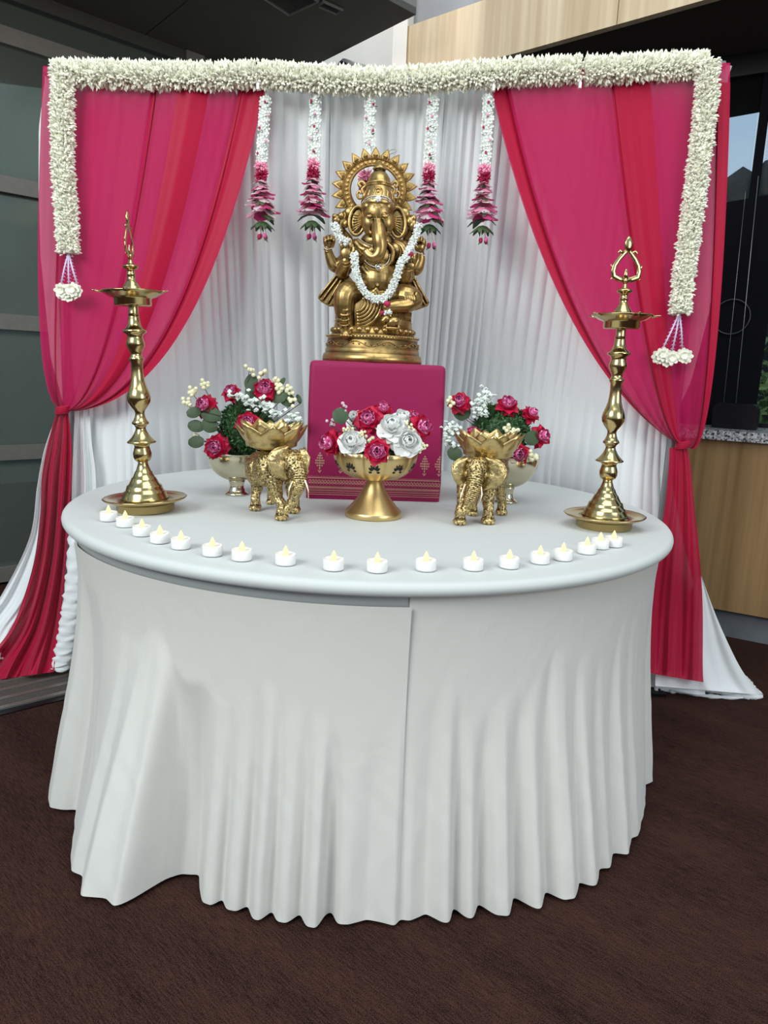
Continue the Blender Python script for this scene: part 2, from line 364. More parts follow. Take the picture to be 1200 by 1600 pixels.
def scatter(path, rad, n, ln, wd, name, material, parent, jit=.35, up=0.0, axial=0.0, tmpl=None):
    """many small buds standing out from a path: one joined mesh of real buds"""
    P = np.array(path, float); seg = np.linalg.norm(np.diff(P, axis=0), axis=1); L = np.r_[0, np.cumsum(seg)]
    t_ = rng.uniform(0, L[-1], n); idx = np.clip(np.searchsorted(L, t_)-1, 0, len(P)-2); f_ = (t_-L[idx])/seg[idx]
    p = P[idx]+(P[idx+1]-P[idx])*f_[:, None]; d = (P[idx+1]-P[idx])/seg[idx][:, None]
    rnd = rng.normal(size=(n, 3)); rnd -= d*(rnd*d).sum(1)[:, None]; rnd /= np.linalg.norm(rnd, axis=1)[:, None]
    dirv = rnd+d*(axial+rng.normal(0, jit, n))[:, None]; dirv[:, 2] += up; dirv /= np.linalg.norm(dirv, axis=1)[:, None]
    a = np.cross(dirv, rng.normal(size=(n, 3))); a /= np.linalg.norm(a, axis=1)[:, None]; b_ = np.cross(dirv, a)
    base = p+rnd*(rad*rng.uniform(.35, .9, n))[:, None]; l = ln*rng.uniform(.7, 1.25, n); w = wd*rng.uniform(.7, 1.3, n)
    k = 4; V = [base]
    for (h, ww) in ((.25, .45), (.72, 1.0)):
        for j in range(k):
            V.append(base+dirv*(l*h)[:, None]+(a*math.cos(2*PI*j/k+h)+b_*math.sin(2*PI*j/k+h))*(w*ww)[:, None])
    V.append(base+dirv*l[:, None]); V = np.stack(V, 1); m_ = V.shape[1]
    F = []
    for j in range(k):
        j2 = (j+1) % k; F += [(0, 1+j2, 1+j), (5+j, 5+j2, 9)]
    Q = [(1+j, 1+(j+1) % k, 5+(j+1) % k, 5+j) for j in range(k)]
    mb = MB(); off = (np.arange(n)*m_)[:, None]
    T = (np.array(F)[None]+off[..., None]).reshape(-1, 3).tolist(); QQ = (np.array(Q)[None]+off[..., None]).reshape(-1, 4).tolist()
    mb.v = V.reshape(-1, 3).tolist(); mb.f = T+QQ
    return mb.build(name, material, parent, smooth=False)
def spline(pts, n):
    """Catmull-Rom through points"""
    P = np.array(pts, float); out = []; k = len(P)
    for i in range(k-1):
        p0, p1, p2, p3 = P[max(i-1, 0)], P[i], P[i+1], P[min(i+2, k-1)]
        for t_ in np.linspace(0, 1, n, endpoint=False):
            out.append(.5*((2*p1)+(-p0+p2)*t_+(2*p0-5*p1+4*p2-p3)*t_**2+(-p0+3*p1-3*p2+p3)*t_**3))
    out.append(P[-1]); return np.array(out)
# ------------------------------------------------------------------ room
def quad(name, pts, material, thick, parent=None):
    """flat slab with thickness away from the camera side"""
    P = np.array(pts, float); n = np.cross(P[1]-P[0], P[2]-P[0]); n /= np.linalg.norm(n)
    if np.dot(n, P.mean(0)-c0) < 0: n = -n
    k = len(P); v = list(P)+list(P+n*thick)
    f = [tuple(range(k)), tuple(range(2*k-1, k-1, -1))]+[(i, i+k, (i+1) % k+k, (i+1) % k) for i in range(k)]
    mb = MB(); mb.add(v, f); return mb.build(name, material, parent, smooth=False)
mb = MB(); mb.box((-9, -6.5, -.1), (9, 5.5, 0)); struct(mb.build('floor', M['carpet'], smooth=False), 'dark brown striped carpet floor')

# left glazed wall: runs away to the right at 45 degrees
g0 = np.array([-1.93, 1.37, 0]); gd = np.array([math.cos(math.radians(45)), math.sin(math.radians(45)), 0]); gn = np.array([gd[1], -gd[0], 0])
GZ = 2.83
win = empty('window_1', g0, 'dark grey framed glass wall behind the left drape', None); win['kind'] = 'structure'
RG = np.array([gd, -gn, [0, 0, 1.0]]).T      # local x along wall, y outward
def gbox(name, u0, u1, y0, y1, z0, z1, material):
    mb = MB(); mb.box((u0, y0, z0), (u1, y1, z1), RG, g0); return mb.build(name, material, win, smooth=False)
zt = [0.0, .70, 1.33, 1.965, 2.64, GZ]
vs = [-3.2, -1.6, -.0-.38, 1.18+.15, 2.9]
for z in (.05, .68, 1.325, 1.965, 2.62): gbox('transom', -3.2, 3.4, -.03, .06, z-.035, z+.04, M['frame_light'])
gbox('head_rail', -3.2, 3.4, -.05, .06, GZ-.06, GZ, M['frame'])
for u_ in (-3.2, -1.6, 3.3): gbox('mullion', u_-.04, u_+.04, -.035, .06, 0, GZ, M['frame_light'])
uu = (np.array(UP(297, 85, g0, gn))-g0) @ gd
gbox('mullion', uu-.055, uu+.055, -.06, .06, 0, GZ, M['frame_light'])
for i in range(5):
    z0, z1 = (0.09, .645) if i == 0 else ((.72, 1.29) if i == 1 else ((1.365, 1.93) if i == 2 else ((2.005, 2.585) if i == 3 else (2.66, GZ-.06))))
    for a, b_ in ((-3.16, -1.64), (-1.56, uu-.055), (uu+.055, 3.26)): gbox('pane', a, b_, 0.0, .012, z0, z1, M['pane'])
# pavement and a pale facade beyond the glass
mb = MB(); mb.box((-4.5, .25, -.12), (4.5, 6, -.02), RG, g0); struct(mb.build('trim_1', M['concrete'], smooth=False), 'grey paving outside the left glass wall')
mb = MB(); mb.box((-4.5, 3.2, -.02), (4.5, 3.5, 4), RG, g0); struct(mb.build('wall_left', mat('outside_render', (.75, .78, .72), var=.2, scale=2, rough=.9), smooth=False), 'grey building wall outside the left glazing')
# a rounded black chair back seen through the low pane
# right: counter wall, window strip and wood fascia, 30 degrees
r0 = np.array([1.662, 1.004, 0]); rd = np.array([.866, -.5, 0]); rn = np.array([-.5, -.866, 0])   # rn points into the room
RR = np.array([rd, -rn, [0, 0, 1.0]]).T      # local y goes away from the room
def rbox(mb, u0, u1, y0, y1, z0, z1): return mb.box((u0, y0, z0), (u1, y1, z1), RR, r0)
wr = empty('wall_right', r0, 'oak veneered counter wall and wood fascia on the right', None); wr['kind'] = 'structure'
for i, u_ in enumerate((-1.6, -.62, .36, 1.34, 2.32)):
    mb = MB(); rbox(mb, u_+.003, u_+.977, 0, .03, .135, .925); mb.build('veneer_panel', M['wood_lo'], wr, smooth=False)
mb = MB(); rbox(mb, -1.6, 3.3, .04, .12, 0, .135); mb.build('concrete_plinth', M['concrete'], wr, smooth=False)
mb = MB(); rbox(mb, -1.6, 3.3, .03, .12, .135, .925); mb.build('counter_carcass', M['frame'], wr, smooth=False)
mb = MB(); rbox(mb, -1.6, 3.3, -.03, .46, .925, .968); gr = mb.build('countertop', M['granite'], smooth=False, loc=tuple(r0)); tag(gr, 'speckled grey granite countertop on the oak wall at right', 'countertop')
fb = UP(742, 100, r0, rn)[2]; ft = UP(633, 48, r0, rn); fe = (np.array(UP(633, 60, r0, rn))-r0) @ rd
print('fascia', fb, ft, fe, UP(735, 0, r0, rn))
ZF0, ZF1 = 2.70, max(3.0, ft[2])
q1, q2 = U(742, 101, Z=ZF0), U(1100, 0, Z=ZF0); fd = (q2-q1)/np.linalg.norm(q2-q1); fnn = np.array([-fd[1], fd[0], 0])
f0p = np.array(UP(633, 60, q1, fnn)); f0p[2] = 0; RFf = np.array([fd, fnn if fnn[1] > 0 else -fnn, [0, 0, 1.0]]).T; print('fascia dir', fd, f0p, UP(633, 48, q1, fnn), UP(735, 0, q1, fnn))
for i in range(5):
    a = i*1.22; mb = MB(); mb.box((a+.002, 0, ZF0), (a+1.218, .04, 2.985), RFf, f0p); mb.build('fascia_panel', M['wood_hi'], wr, smooth=False)
mb = MB(); mb.box((.55, .04, ZF0+.01), (6, 1.5, ZF0+.06), RFf, f0p); mb.build('soffit_board', mat('brown_black_soffit', (.03, .022, .018), rough=.8), wr, smooth=False)
# window strip, set back from the counter
YW = .47
w2 = empty('window_2', r0, 'window above the granite counter with black frame', None); w2['kind'] = 'structure'
def wbox(name, u0, u1, y0, y1, z0, z1, material, parent=w2):
    mb = MB(); rbox(mb, u0, u1, YW+y0, YW+y1, z0, z1); return mb.build(name, material, parent, smooth=False)
rn3 = r0-rn*YW
def ru(px, py, off=YW):
    p = np.array(UP(px, py, r0-rn*off, rn)); return (p-r0) @ rd, p[2]
uL, zh = ru(1190, 116); print('win header', ru(1150, 123), ru(1190, 116), ru(1100, 75), ru(1200, 32), ru(1198, 118), ru(1185, 260), ru(1120, 300))
wbox('head_frame', -3, 3.4, -.02, .06, zh, zh+.32, M['black'])
wbox('ledge', -3, 3.4, -.10, .02, zh+.32, zh+.40, M['frame_light'])
wbox('upper_board', -3, 3.4, 0, .06, zh+.40, ZF0+.02, M['frame'])
um = ru(1192, 190)[0]
wbox('mullion', um-.018, um+.018, -.02, .05, .97, zh, M['blackcloth'])
wbox('mullion', um-1.5, um-1.44, -.02, .05, .97, zh, M['black'])
for a, b_ in ((um-1.44, um-.028), (um+.028, um+1.6)): wbox('pane', a, b_, .01, .02, .99, zh, M['clear'])
wbox('sill_frame', -3, 3.4, -.02, .05, .968, .99, M['black'])
# gathered black valance over the window
mb = MB(); P = []
for i in range(240):
    u_ = -1.2+3.6*i/239; row = []
    for k in range(6):
        z = zh+.36-.26*k/5+(.018*abs(math.sin(u_*9))if k == 0 else 0); y = YW-.07+.014*math.sin(u_*44)+.008*math.sin(u_*17)
        row.append(r0+rd*u_-rn*y+np.array([0, 0, z]))
    P.append(row)
mb.grid(P); v_ = mb.build('window_valance', M['blackcloth'], loc=tuple(r0)); v_.modifiers.new('s', 'SOLIDIFY').thickness = .004
tag(v_, 'gathered black fabric valance along the top of the right window', 'valance')
# black side curtain pulled behind the pink drape
# hedge-covered hill outside
mb = MB(); P = []
hp0 = r0-rn*9
for i in range(140):
    u_ = -8+22*i/139; row = []
    zt_ = (np.array(UP(1165, 276, hp0, rn))[2])+.07*(u_-ru(1165, 276, 9)[0])
    for k in range(14):
        f_ = k/13; z = -.3+(zt_+.3)*math.sin(f_*PI/2); y = 4.5+4.5*f_
        row.append(r0+rd*u_-rn*y+np.array([0, 0, z+(.10*math.sin(u_*5.1+k)+.07*math.sin(u_*13.7)+.05*math.sin(u_*31+k*2))*f_]))
    P.append(row)
mb.grid(P); h_ = mb.build('hillside', mat('dark_hedge', (.006, .008, .007), var=.5, scale=6, rough=1)); tag(h_, 'dark wooded hillside outside the right window', 'hill')
# light green shrub at the frame's right edge outside
sp_ = UP(1207, 622, r0-rn*1.6, rn); mb = MB()
for k in range(260):
    d = rng.normal(size=3); d /= np.linalg.norm(d); p = sp_+d*np.array([.22, .22, .42])*rng.uniform(.3, 1); q = rng.normal(size=3)*.035; q2 = rng.normal(size=3)*.03
    mb.add([p, p+q, p+q+q2, p+q2], [(0, 1, 2, 3)])
ps = mb.build('shrub', mat('light_green_leaves', (.25, .36, .12), var=.4, rough=.8), smooth=False, loc=tuple(sp_)); tag(ps, 'light green shrub outside the window at the right edge', 'shrub')
# round black disc and rounded black case on the counter, pull cords
def rpt(px, py, off): return np.array(UP(px, py, r0-rn*off, rn))
rc = empty('equipment_case', rpt(1152, 672, .20), 'black rounded equipment case on the granite counter', 'case')
a, b_ = ru(1118, 640, .24)[0], ru(1187, 640, .24)[0]; ztop = rpt(1150, 630, .24)[2]
mb = MB(); pr = []
for (cx_, cz_, a0) in ((b_-.035, ztop-.035, 0), (a+.03, ztop-.035, 90)):
    for k in range(6):
        an = math.radians(a0+90*k/5); pr.append((cx_+.035*math.cos(an), cz_+.035*math.sin(an)))
pr = [(b_, .97)]+pr+[(a, .97)]
tmp = MB(); tmp.prism(pr, .16, .30)
mb.v = [tuple(r0+RR@np.array(p)) for p in tmp.v]; mb.f = tmp.f; mb.build('case_body', M['black'], rc, smooth=False)
# tall black panel with a round opening ring
pb = empty('acoustic_panel', rpt(1150, 672, .40), 'tall black panel with a round port standing in the right window', 'panel')
a, b_ = -.9, ru(1192, 560, .40)[0]; mb = MB(); tmp = MB(); zt_ = rpt(1150, 300, .40)[2]
tmp.prism([(a, .97), (b_, .97), (b_+.0, zt_-.02), (a, zt_-.12)], .38, .42)
mb.v = [tuple(r0+RR@np.array(p)) for p in tmp.v]; mb.f = tmp.f; mb.build('board', M['blackcloth'], pb, smooth=False)
rcx, rcz = ru(1143, 495, .37); cc = r0+rd*rcx-rn*.37+np.array([0, 0, rcz])
mb = MB(); mb.torus(cc, .082, .003, n=48, k=6, ax=rd, ay=(0, 0, 1)); mb.build('port_ring', mat('port_ring', (.05, .05, .055), rough=.3), pb)
for (p1, p2) in (((1185, 275), (1147, 657)), ((1165, 300), (1128, 655))):
    mb = MB(); mb.tube([rpt(*p1, .33), rpt(*p2, .33)], .0016 if p1[0] == 1185 else .001, 5); cdn = mb.build('pull_cord', M['alu'])
    tag(cdn, 'thin pale blind cord hanging in the right window, '+('nearer the window edge' if p1[0] == 1185 else 'nearer the pink drape'), 'cord', 'blind cords')

# far white wall, corner return, upper ceiling
pe = f0p.copy(); ge = g0+gd*3.4
YB = pe[1]+.45
pw = pe+np.array([-.707, .707, 0])*1.25
struct(quad('wall_back', [pw, pe, pe+[0, 0, 4.3], pw+[0, 0, 4.3]], M['wallwhite'], .1), 'off white painted wall behind the backdrop')
mb = MB(); mb.box((pe[0]-.065, pe[1]-.03, 0), (pe[0]+.01, pe[1]+.05, 4.3)); struct(mb.build('trim_2', M['wallwhite'], smooth=False), 'pale corner post beside the wood fascia')
mb = MB(); mb.box((0, .06, 2.90), (6.2, .12, 4.3), RFf, f0p); struct(mb.build('trim_3', M['upper'], smooth=False), 'grey bulkhead rising above the wood fascia')
# dropped dark ceiling
K = U(650, 23, Z=GZ); Nn = U(607, 0, Z=GZ); Fr = U(497, 100, Z=GZ)
dn = (Nn-K)/np.linalg.norm(Nn-K); df = (Fr-K)/np.linalg.norm(Fr-K)
A = K+dn*2.6; Bp = K+df*2.4
ce = empty('ceiling', K, 'dark grey dropped ceiling with air vents', None); ce['kind'] = 'structure'
poly = [K, A, A+df*3.2, Bp]
quad('ceiling_panel', [K, K+dn*.85, K+dn*.85+df*2.4, Bp], M['ceiling'], .03, ce)
quad('ceiling_panel', [K+dn*.856, A, A+df*3.4, K+dn*.856+df*2.4], M['ceiling'], .03, ce)
quad('ceiling_face', [K+[0, 0, .001], A+[0, 0, .001], A+[0, 0, .7], K+[0, 0, .7]], M['ceiling_face'], .02, ce)
# upper ceiling plane seen past the corner
zU = 3.5
# vents
def vent(pts, n, lab):
    P = [U(x, y, Z=GZ-.004) for x, y in pts]; c = sum(P)/4
    e_ = empty('ceiling_vent', c, lab, 'vent'); 
    q = quad('vent_back', [p+[0, 0, .001] for p in P], M['dark_hole'], .001, e_)
    a, b_ = P[1]-P[0], P[3]-P[0]; mb = MB()
    for (p, q_) in ((P[0], P[1]), (P[1], P[2]), (P[2], P[3]), (P[3], P[0])): mb.tube([p, q_], .008, 4)
    mb.build('vent_frame', M['ceiling_face'], e_, smooth=False)
    for i in range(1, n):
        mb = MB(); mb.tube([P[0]+b_*i/n, P[0]+a+b_*i/n], .0045, 4); mb.build('slat', M['frame'], e_, smooth=False)
vent([(395, -14), (452, 23), (497, 2), (440, -38)], 14, 'large slatted ceiling vent at the top of the picture')
vent([(497, 9), (526, 21), (535, 15), (506, 2)], 4, 'small ceiling vent beside the large slatted one')
# wall camera on the white wall
cp = np.array(UP(556, 106, pe-np.array([.12, .12, 0]), np.array([.7071, .7071, 0]))); we = empty('wall_projector', cp, 'white round wall device with black lens above the backdrop', 'projector')
mb = MB(); s_ = S(cp); mb.tube([cp+[-20*s_, -.02, -.01], cp+[20*s_, .1, 0]], 13*s_, 20); mb.build('housing', mat('housing_white', (.45, .45, .44), rough=.4), we)
mb = MB(); mb.tube([cp+[-24*s_, -.035, -.02], cp+[-10*s_, .0, -.02]], 11*s_, 20); mb.build('lens', M['black'], we)
mb = MB(); mb.box(cp+[0, .06, -.03], cp+[.05, .16, .03]); mb.build('bracket', M['wallwhite'], we, smooth=False)
# entrance mat with aluminium rails
md = np.array([math.cos(math.radians(41)), math.sin(math.radians(41)), 0]); mnn = np.array([-md[1], md[0], 0]); m0 = U(0, 1119, Z=0)
RM = np.array([md, mnn, [0, 0, 1.0]]).T
em = empty('entrance_mat', m0, 'entrance mat with grey carpet strips and aluminium rails at lower left', 'mat')
mb = MB(); mb.box((-1.6, 0, .0005), (1.3, .55, .004), RM, m0); mb.build('mat_base', M['black'], em, smooth=False)
for i in range(7):
    y0 = .035+.072*i
    mb = MB(); mb.box((-1.6, y0+.02, .004), (1.3, y0+.068, .009), RM, m0); mb.build('carpet_strip', M['matfibre'], em, smooth=False)
    for k in (0, .011):
        mb = MB(); mb.box((-1.6, y0+k, .004), (1.3, y0+k+.006, .011), RM, m0); mb.build('rail', M['alu'], em, smooth=False)

# ------------------------------------------------------------------ backdrop: frame and white curtain
YP = .40
PLf = U(95, 1057, Z=0); PRf = U(1045, 1080, Z=0)
TL = U(70, 112, Y=YP); TR = U(1132, 100, Y=YP)
fr = empty('backdrop_frame', (0, YP, 0), 'grey pipe backdrop stand hidden behind the drapes', 'stand')
barp = spline([U(x, y, Y=YP) for x, y in ((70, 112), (250, 116), (403, 118), (520, 124), (640, 126), (770, 118), (905, 112), (1000, 108), (1132, 102))], 6)
mb = MB(); mb.tube(barp, .014, 8); mb.build('crossbar', M['pole'], fr)
xL, xR = TL[0]+.035, TR[0]-.03
for x_, zt_ in ((xL, TL[2]-.02), (xR, TR[2]-.02)):
    mb = MB(); mb.tube([(x_, YP, .012), (x_, YP, zt_)], .018, 10); mb.build('upright', M['pole'], fr)
    mb = MB(); mb.box((x_-.06, YP-.08, 0.001), (x_+.06, YP+.12, .012)); mb.build('base_plate', M['black'], fr, smooth=False)

def edge_fn(px, Y):
    P = np.array([U(x, y, Y=Y) for x, y in px]); P = P[np.argsort(P[:, 2])]
    return lambda z: np.interp(z, P[:, 2], P[:, 0])
eL = edge_fn([(66, 112), (55, 200), (55, 300), (58, 400), (74, 560), (96, 640), (70, 740), (50, 830), (12, 930), (-30, 985)], YP-.01)
eR = edge_fn([(1142, 103), (1138, 200), (1131, 380), (1112, 520), (1085, 620), (1050, 695), (1052, 760), (1070, 850), (1090, 930), (1100, 990)], YP-.01)
zbar = lambda x: np.interp(x, barp[:, 0], barp[:, 2])
NX, NZ = 620, 90
# pleats: random widths, rounded crests
xs = np.linspace(0, 1, NX); ph = np.zeros(NX); 
wid = []; acc = 0
while acc < 1.05: w_ = rng.uniform(.009, .024); wid.append(w_); acc += w_
cum = np.r_[0, np.cumsum(wid)]; amp = rng.uniform(.35, 1.0, len(cum)); tip = rng.uniform(-1, 1, len(cum))
def pleat(u_, drift):
    i = np.clip(np.searchsorted(cum, u_+drift)-1, 0, len(wid)-1); f_ = (u_+drift-cum[i])/np.array(wid)[i]
    return amp[i]*np.sin(PI*np.clip(f_, 0, 1))**.8*1.0-.3*np.sin(2*PI*u_*5+1)
P = np.zeros((NX, NZ, 3))
for k in range(NZ):
    v = k/(NZ-1); z = .02+(2.10-.02)*v
    x0_ = -1.14+(1.115+1.14)*xs; x = x0_+(float(eL(z))+1.14)*np.exp(-(x0_+1.14)/.07)+(float(eR(z))-1.115)*np.exp((x0_-1.115)/.07)
    push = np.sqrt(np.clip(.955**2-x**2, 0, None))-YP; push = np.clip(push, 0, None)
    fz = np.clip((2.15-z)/(2.15-.78), 0, 1); fz = fz**1.8
    g = .014*pleat(xs, .0016*math.sin(1.7*z))
    damp = .35+.65*np.exp(-((x-.0)/.62)**4)
    y = YP+.02+push*fz-g*damp*2-.012*np.sin(23*xs+.3*z)
    zz = z if v < .985 else None
    P[:, k, 0] = x; P[:, k, 1] = y; P[:, k, 2] = z
    if k == NZ-1: P[:, k, 2] = zbar(x)+.0; P[:, k, 1] = YP+.005-g*.8
    else: P[:, k, 2] = .02+(zbar(x)-.02)*v
flare = np.clip((.55-P[:, :, 2])/.55, 0, 1)**1.5*np.clip((np.abs(P[:, :, 0])-.95)/.3, 0, 1)*.12
P[:, :, 1] -= flare
mb = MB(); mb.grid(P); wc = mb.build('white_backdrop_curtain', M['white_cloth'], loc=(0, YP, 0)); tag(wc, 'white pleated curtain hanging behind the gold statue', 'curtain')
# header band along the top
# white ruched sleeve over the foot of the left pole
mb = MB(); P = []; cp_ = spline([U(123, 825, Y=.30), U(118, 900, Y=.285), U(110, 960, Y=.27), U(102, 1010, Y=.26), U(92, 1046, Y=.25)], 14)
for i, q in enumerate(cp_):
    row = []
    for j in range(20):
        a = 2*PI*j/20; r_ = .034+.0035*math.sin(i*1.9+2*math.sin(a))+.003*math.sin(i*1.1+a*3)
        row.append((q[0]+r_*math.cos(a), q[1]+r_*.6*math.sin(a), q[2]+.004*math.sin(i*.9+a*2)))
    P.append(row)
mb.grid(P, closed_v=True); sl = mb.build('pole_sleeve', M['white_cloth'], loc=(xL, YP, 0)); tag(sl, 'white ruched fabric gathered at the foot of the left backdrop pole', 'fabric')

# pink sheer drapes -------------------------------------------------------------
def bez(p, t_): return (1-t_)**3*p[0]+3*(1-t_)**2*t_*p[1]+3*(1-t_)*t_**2*p[2]+t_**3*p[3]
def drape(name, side, label, A_, B_, seed, folds, bands, Yb=.352):
    """A_, B_: the bezier control pixels of first and last fold line; folds: overlap amplitude"""
    rg = np.random.default_rng(seed); NS, NT = 300, 70
    root = empty(name, U(A_[3][0], A_[3][1], Y=Yb), label, 'drape')
    P = np.zeros((NS, NT, 3)); A_ = np.array(A_, float); B_ = np.array(B_, float)
    k1, k2, k3 = folds
    for i in range(NS):
        s_ = i/(NS-1)
        # overlap: the cloth doubles back on itself in places
        so = s_+k1*math.sin(2*PI*k2*s_+k3)*min(1, 6*s_*(1-s_)*1.4)
        ctl = A_+(B_-A_)*so
        for j in range(NT):
            t_ = j/(NT-1); p = bez(ctl, t_)
            amp_ = (.35+.65*t_)*math.sin(PI*min(1, t_*1.02)*.96+.05)
            fold = .016*math.sin(2*PI*k2*s_+k3+PI/2)*(.5+t_*.5)+(.010*math.sin(2*PI*5*s_+1.5*t_)+.0035*math.sin(2*PI*13*s_+1.3))*(.3+.8*t_)+.0015*math.sin(2*PI*31*s_+1.2*t_)*(1-t_)
            Y_ = Yb-.012-fold-.012*math.sin(PI*t_)
            P[i, j] = U(p[0], p[1], Y=Y_)
    mb = MB(); mb.grid(P); mb.build('swag', M['sheer'], root)
    for (s0, s1, t0_, t1_, off_) in bands:     # places where the sheer is folded over itself and reads deeper
        i0, i1 = int(s0*(NS-1)), int(s1*(NS-1)); j1 = int(t1_*(NT-1)); Q = []
        for i in range(i0, i1+1, 2):
            q_ = (i-i0)/max(1, i1-i0); Q.append([P[i, j]+np.array([0, -off_*math.sin(PI*min(1, .08+.92*q_)), 0]) for j in range(int(t0_*(NT-1)), j1+1)])
        mb = MB(); mb.grid(np.array(Q)); mb.build('folded_layer', M['tail'], root)
    return root
dl = drape('pink_drape', -1, 'pink sheer drape swagged to the left behind the left oil lamp',
      [(67, 103), (60, 300), (44, 640), (98, 640)], [(420, 118), (372, 330), (292, 640), (106, 643)], 3, (.085, 2.6, 1.2), ((.83, 1.0, 0, .97, .012), (.44, .56, 0, .97, .010), (.66, .72, 0, .97, .008)))
dr = drape('pink_drape', 1, 'crimson pink sheer drape swagged to the right behind the right oil lamp',
      [(1141, 98), (1138, 330), (1116, 770), (1072, 693)], [(762, 112), (822, 400), (925, 610), (1058, 694)], 5, (.095, 2.3, 2.4), ((0, .15, .05, .97, .012), (.30, .44, 0, .97, .011), (.95, 1.0, .0, .97, .006)))
# tie knots
for root, (x, y) in ((dl, (97, 641)), (dr, (1066, 695))):
    p = U(x, y, Y=.33); mb = MB(); s_ = S(p)
    for k in range(4): mb.torus(p+[.001*k, 0, (k-1.5)*.006], .020-.001*abs(k-1.5), .006, n=20, k=6, ax=(1, 0, .2), ay=(0, 1, 0))
    mb.build('tie', M['tail'], root)
# hanging tails: rows of (left px, right px, depth Y)
def tail(root, rows, name, material, waves=4, amp_=.02):
    L_ = spline([(r_[0][0], r_[0][1], r_[2]) for r_ in rows], 10); R_ = spline([(r_[1][0], r_[1][1], r_[2]) for r_ in rows], 10); P = []
    NSs = 90; n = len(L_)
    for i in range(NSs):
        s_ = i/(NSs-1); row = []
        for j in range(n):
            q = L_[j]+(R_[j]-L_[j])*s_; g = min(1, .15+2.2*j/n)
            row.append(U(q[0], q[1], Y=q[2]-g*amp_*(math.sin(2*PI*waves*s_+.6+.7*math.sin(j*.06))+.35*math.sin(2*PI*waves*2.7*s_+j*.07))))
        P.append(row)
    mb = MB(); mb.grid(P); ob = mb.build(name, material, root); return ob
tail(dl, [((90, 640), (106, 643), .33), ((78, 680), (111, 680), .33), ((66, 740), (112, 740), .33), ((62, 810), (107, 820), .32), ((50, 890), (102, 890), .31), ((18, 980), (94, 970), .28), ((-30, 1040), (86, 1030), .24), ((-48, 1068), (84, 1050), .215)], 'hanging_tail', M['tail'], 3, .018)
tail(dr, [((1046, 700), (1074, 699), .33), ((1044, 740), (1080, 735), .33), ((1038, 800), (1086, 800), .33), ((1020, 880), (1094, 880), .33), ((1010, 960), (1098, 950), .33), ((1006, 1040), (1098, 1040), .29), ((1004, 1050), (1099, 1066), .275)], 'hanging_tail', M['tail'], 2.5, .010)
tail(wc, [((1092, 900), (1096, 900), .36), ((1060, 960), (1118, 960), .36), ((1030, 1010), (1140, 1010), .345), ((1026, 1040), (1158, 1045), .33), ((1024, 1062), (1176, 1070), .315), ((1024, 1072), (1192, 1086), .30)], 'curtain_tail', M['white_cloth'], 2, .008)
tail(wc, [((92, 640), (100, 642), .37), ((70, 700), (90, 700), .36), ((58, 760), (80, 760), .36), ((46, 840), (78, 840), .35), ((2, 930), (70, 930), .33), ((-40, 985), (40, 985), .30), ((-70, 1030), (30, 1030), .26)], 'curtain_tail', M['white_cloth'], 2, .012)
tail(wc, [((116, 642), (140, 640), .375), ((114, 700), (143, 690), .375), ((112, 760), (150, 750), .37), ((110, 860), (150, 850), .36), ((100, 960), (150, 950), .34)], 'curtain_tail', M['white_cloth'], 2, .014)
# puddled hem rolls on the floor
def roll(pts, r_, lab):
    P = [U(x, y, Z=r_*.8) for x, y in pts]; P = spline(P, 10); n = len(P); V = []
    for i, p in enumerate(P):
        d = P[min(i+1, n-1)]-P[max(i-1, 0)]; d /= np.linalg.norm(d); a = np.cross(d, [0, 0, 1]); a /= np.linalg.norm(a)
        rr = r_*(1+.16*math.sin(i*1.3)+.1*math.sin(i*2.9))*(1 if 1 < i < n-2 else .6)
        V.append([p+a*rr*math.cos(2*PI*j/12)+np.array([0, 0, 1])*rr*.8*(math.sin(2*PI*j/12)+.15*math.sin(3*2*PI*j/12+i)) for j in range(12)])
    mb = MB(); mb.grid(V, closed_v=True); return mb.build('hem_roll', M['white_cloth'], wc)
roll([(1026, 1066), (1080, 1074), (1130, 1082), (1165, 1088), (1190, 1088)], .013, '')
roll([(1024, 1076), (1060, 1080), (1110, 1088), (1160, 1090)], .009, '')
for (x, y, r_) in ((1040, 1070, .020), (1030, 1076, .016), (1052, 1076, .015)):
    p = U(x, y, Z=r_); mb = MB(); mb.torus(p, r_*.9, r_*.45, n=18, k=7, ax=(.9, .3, .2), ay=(-.1, .3, .9)); mb.build('hem_roll', M['white_cloth'], wc)
roll([(1150, 1048), (1163, 1058), (1172, 1068), (1180, 1078), (1190, 1086)], .010, '')

# ------------------------------------------------------------------ round table and its cloth
ZT = .76; RT = .90
tb = empty('round_table', (0, 0, 0), 'round folding banquet table under the fitted white cloth', 'table')
mb = MB(); mb.lathe([(0, .718), (.86, .718), (.865, .724), (.865, .748), (.86, .754), (0, .754)], 64); mb.build('tabletop', M['wood_lo'], tb)
for sx in (-1, 1):
    for sy in (-1, 1): mb = MB(); mb.tube([(sx*.5, sy*.45, .002), (sx*.5, sy*.45, .72)], .014, 8); mb.build('leg', M['pole'], tb)
tcz = empty('tablecloth', (0, 0, 0), 'white stretch cloth with pleated skirt over the round table', 'tablecloth')
mb = MB(); pr = [(0.0, ZT), (.3, ZT), (.6, ZT), (.80, ZT-.0005), (.865, ZT-.0012)]
for k in range(9):
    a = PI/2-PI*k/8*.97; pr.append((RT-.016+.016*math.cos(a), ZT-.017+.0158*math.sin(a)))
pr += [(.874, .728), (.868, .722), (.868, .690)]
mb.lathe(pr, 160); mb.build('top_cover', M['table_top_cloth'], tcz)
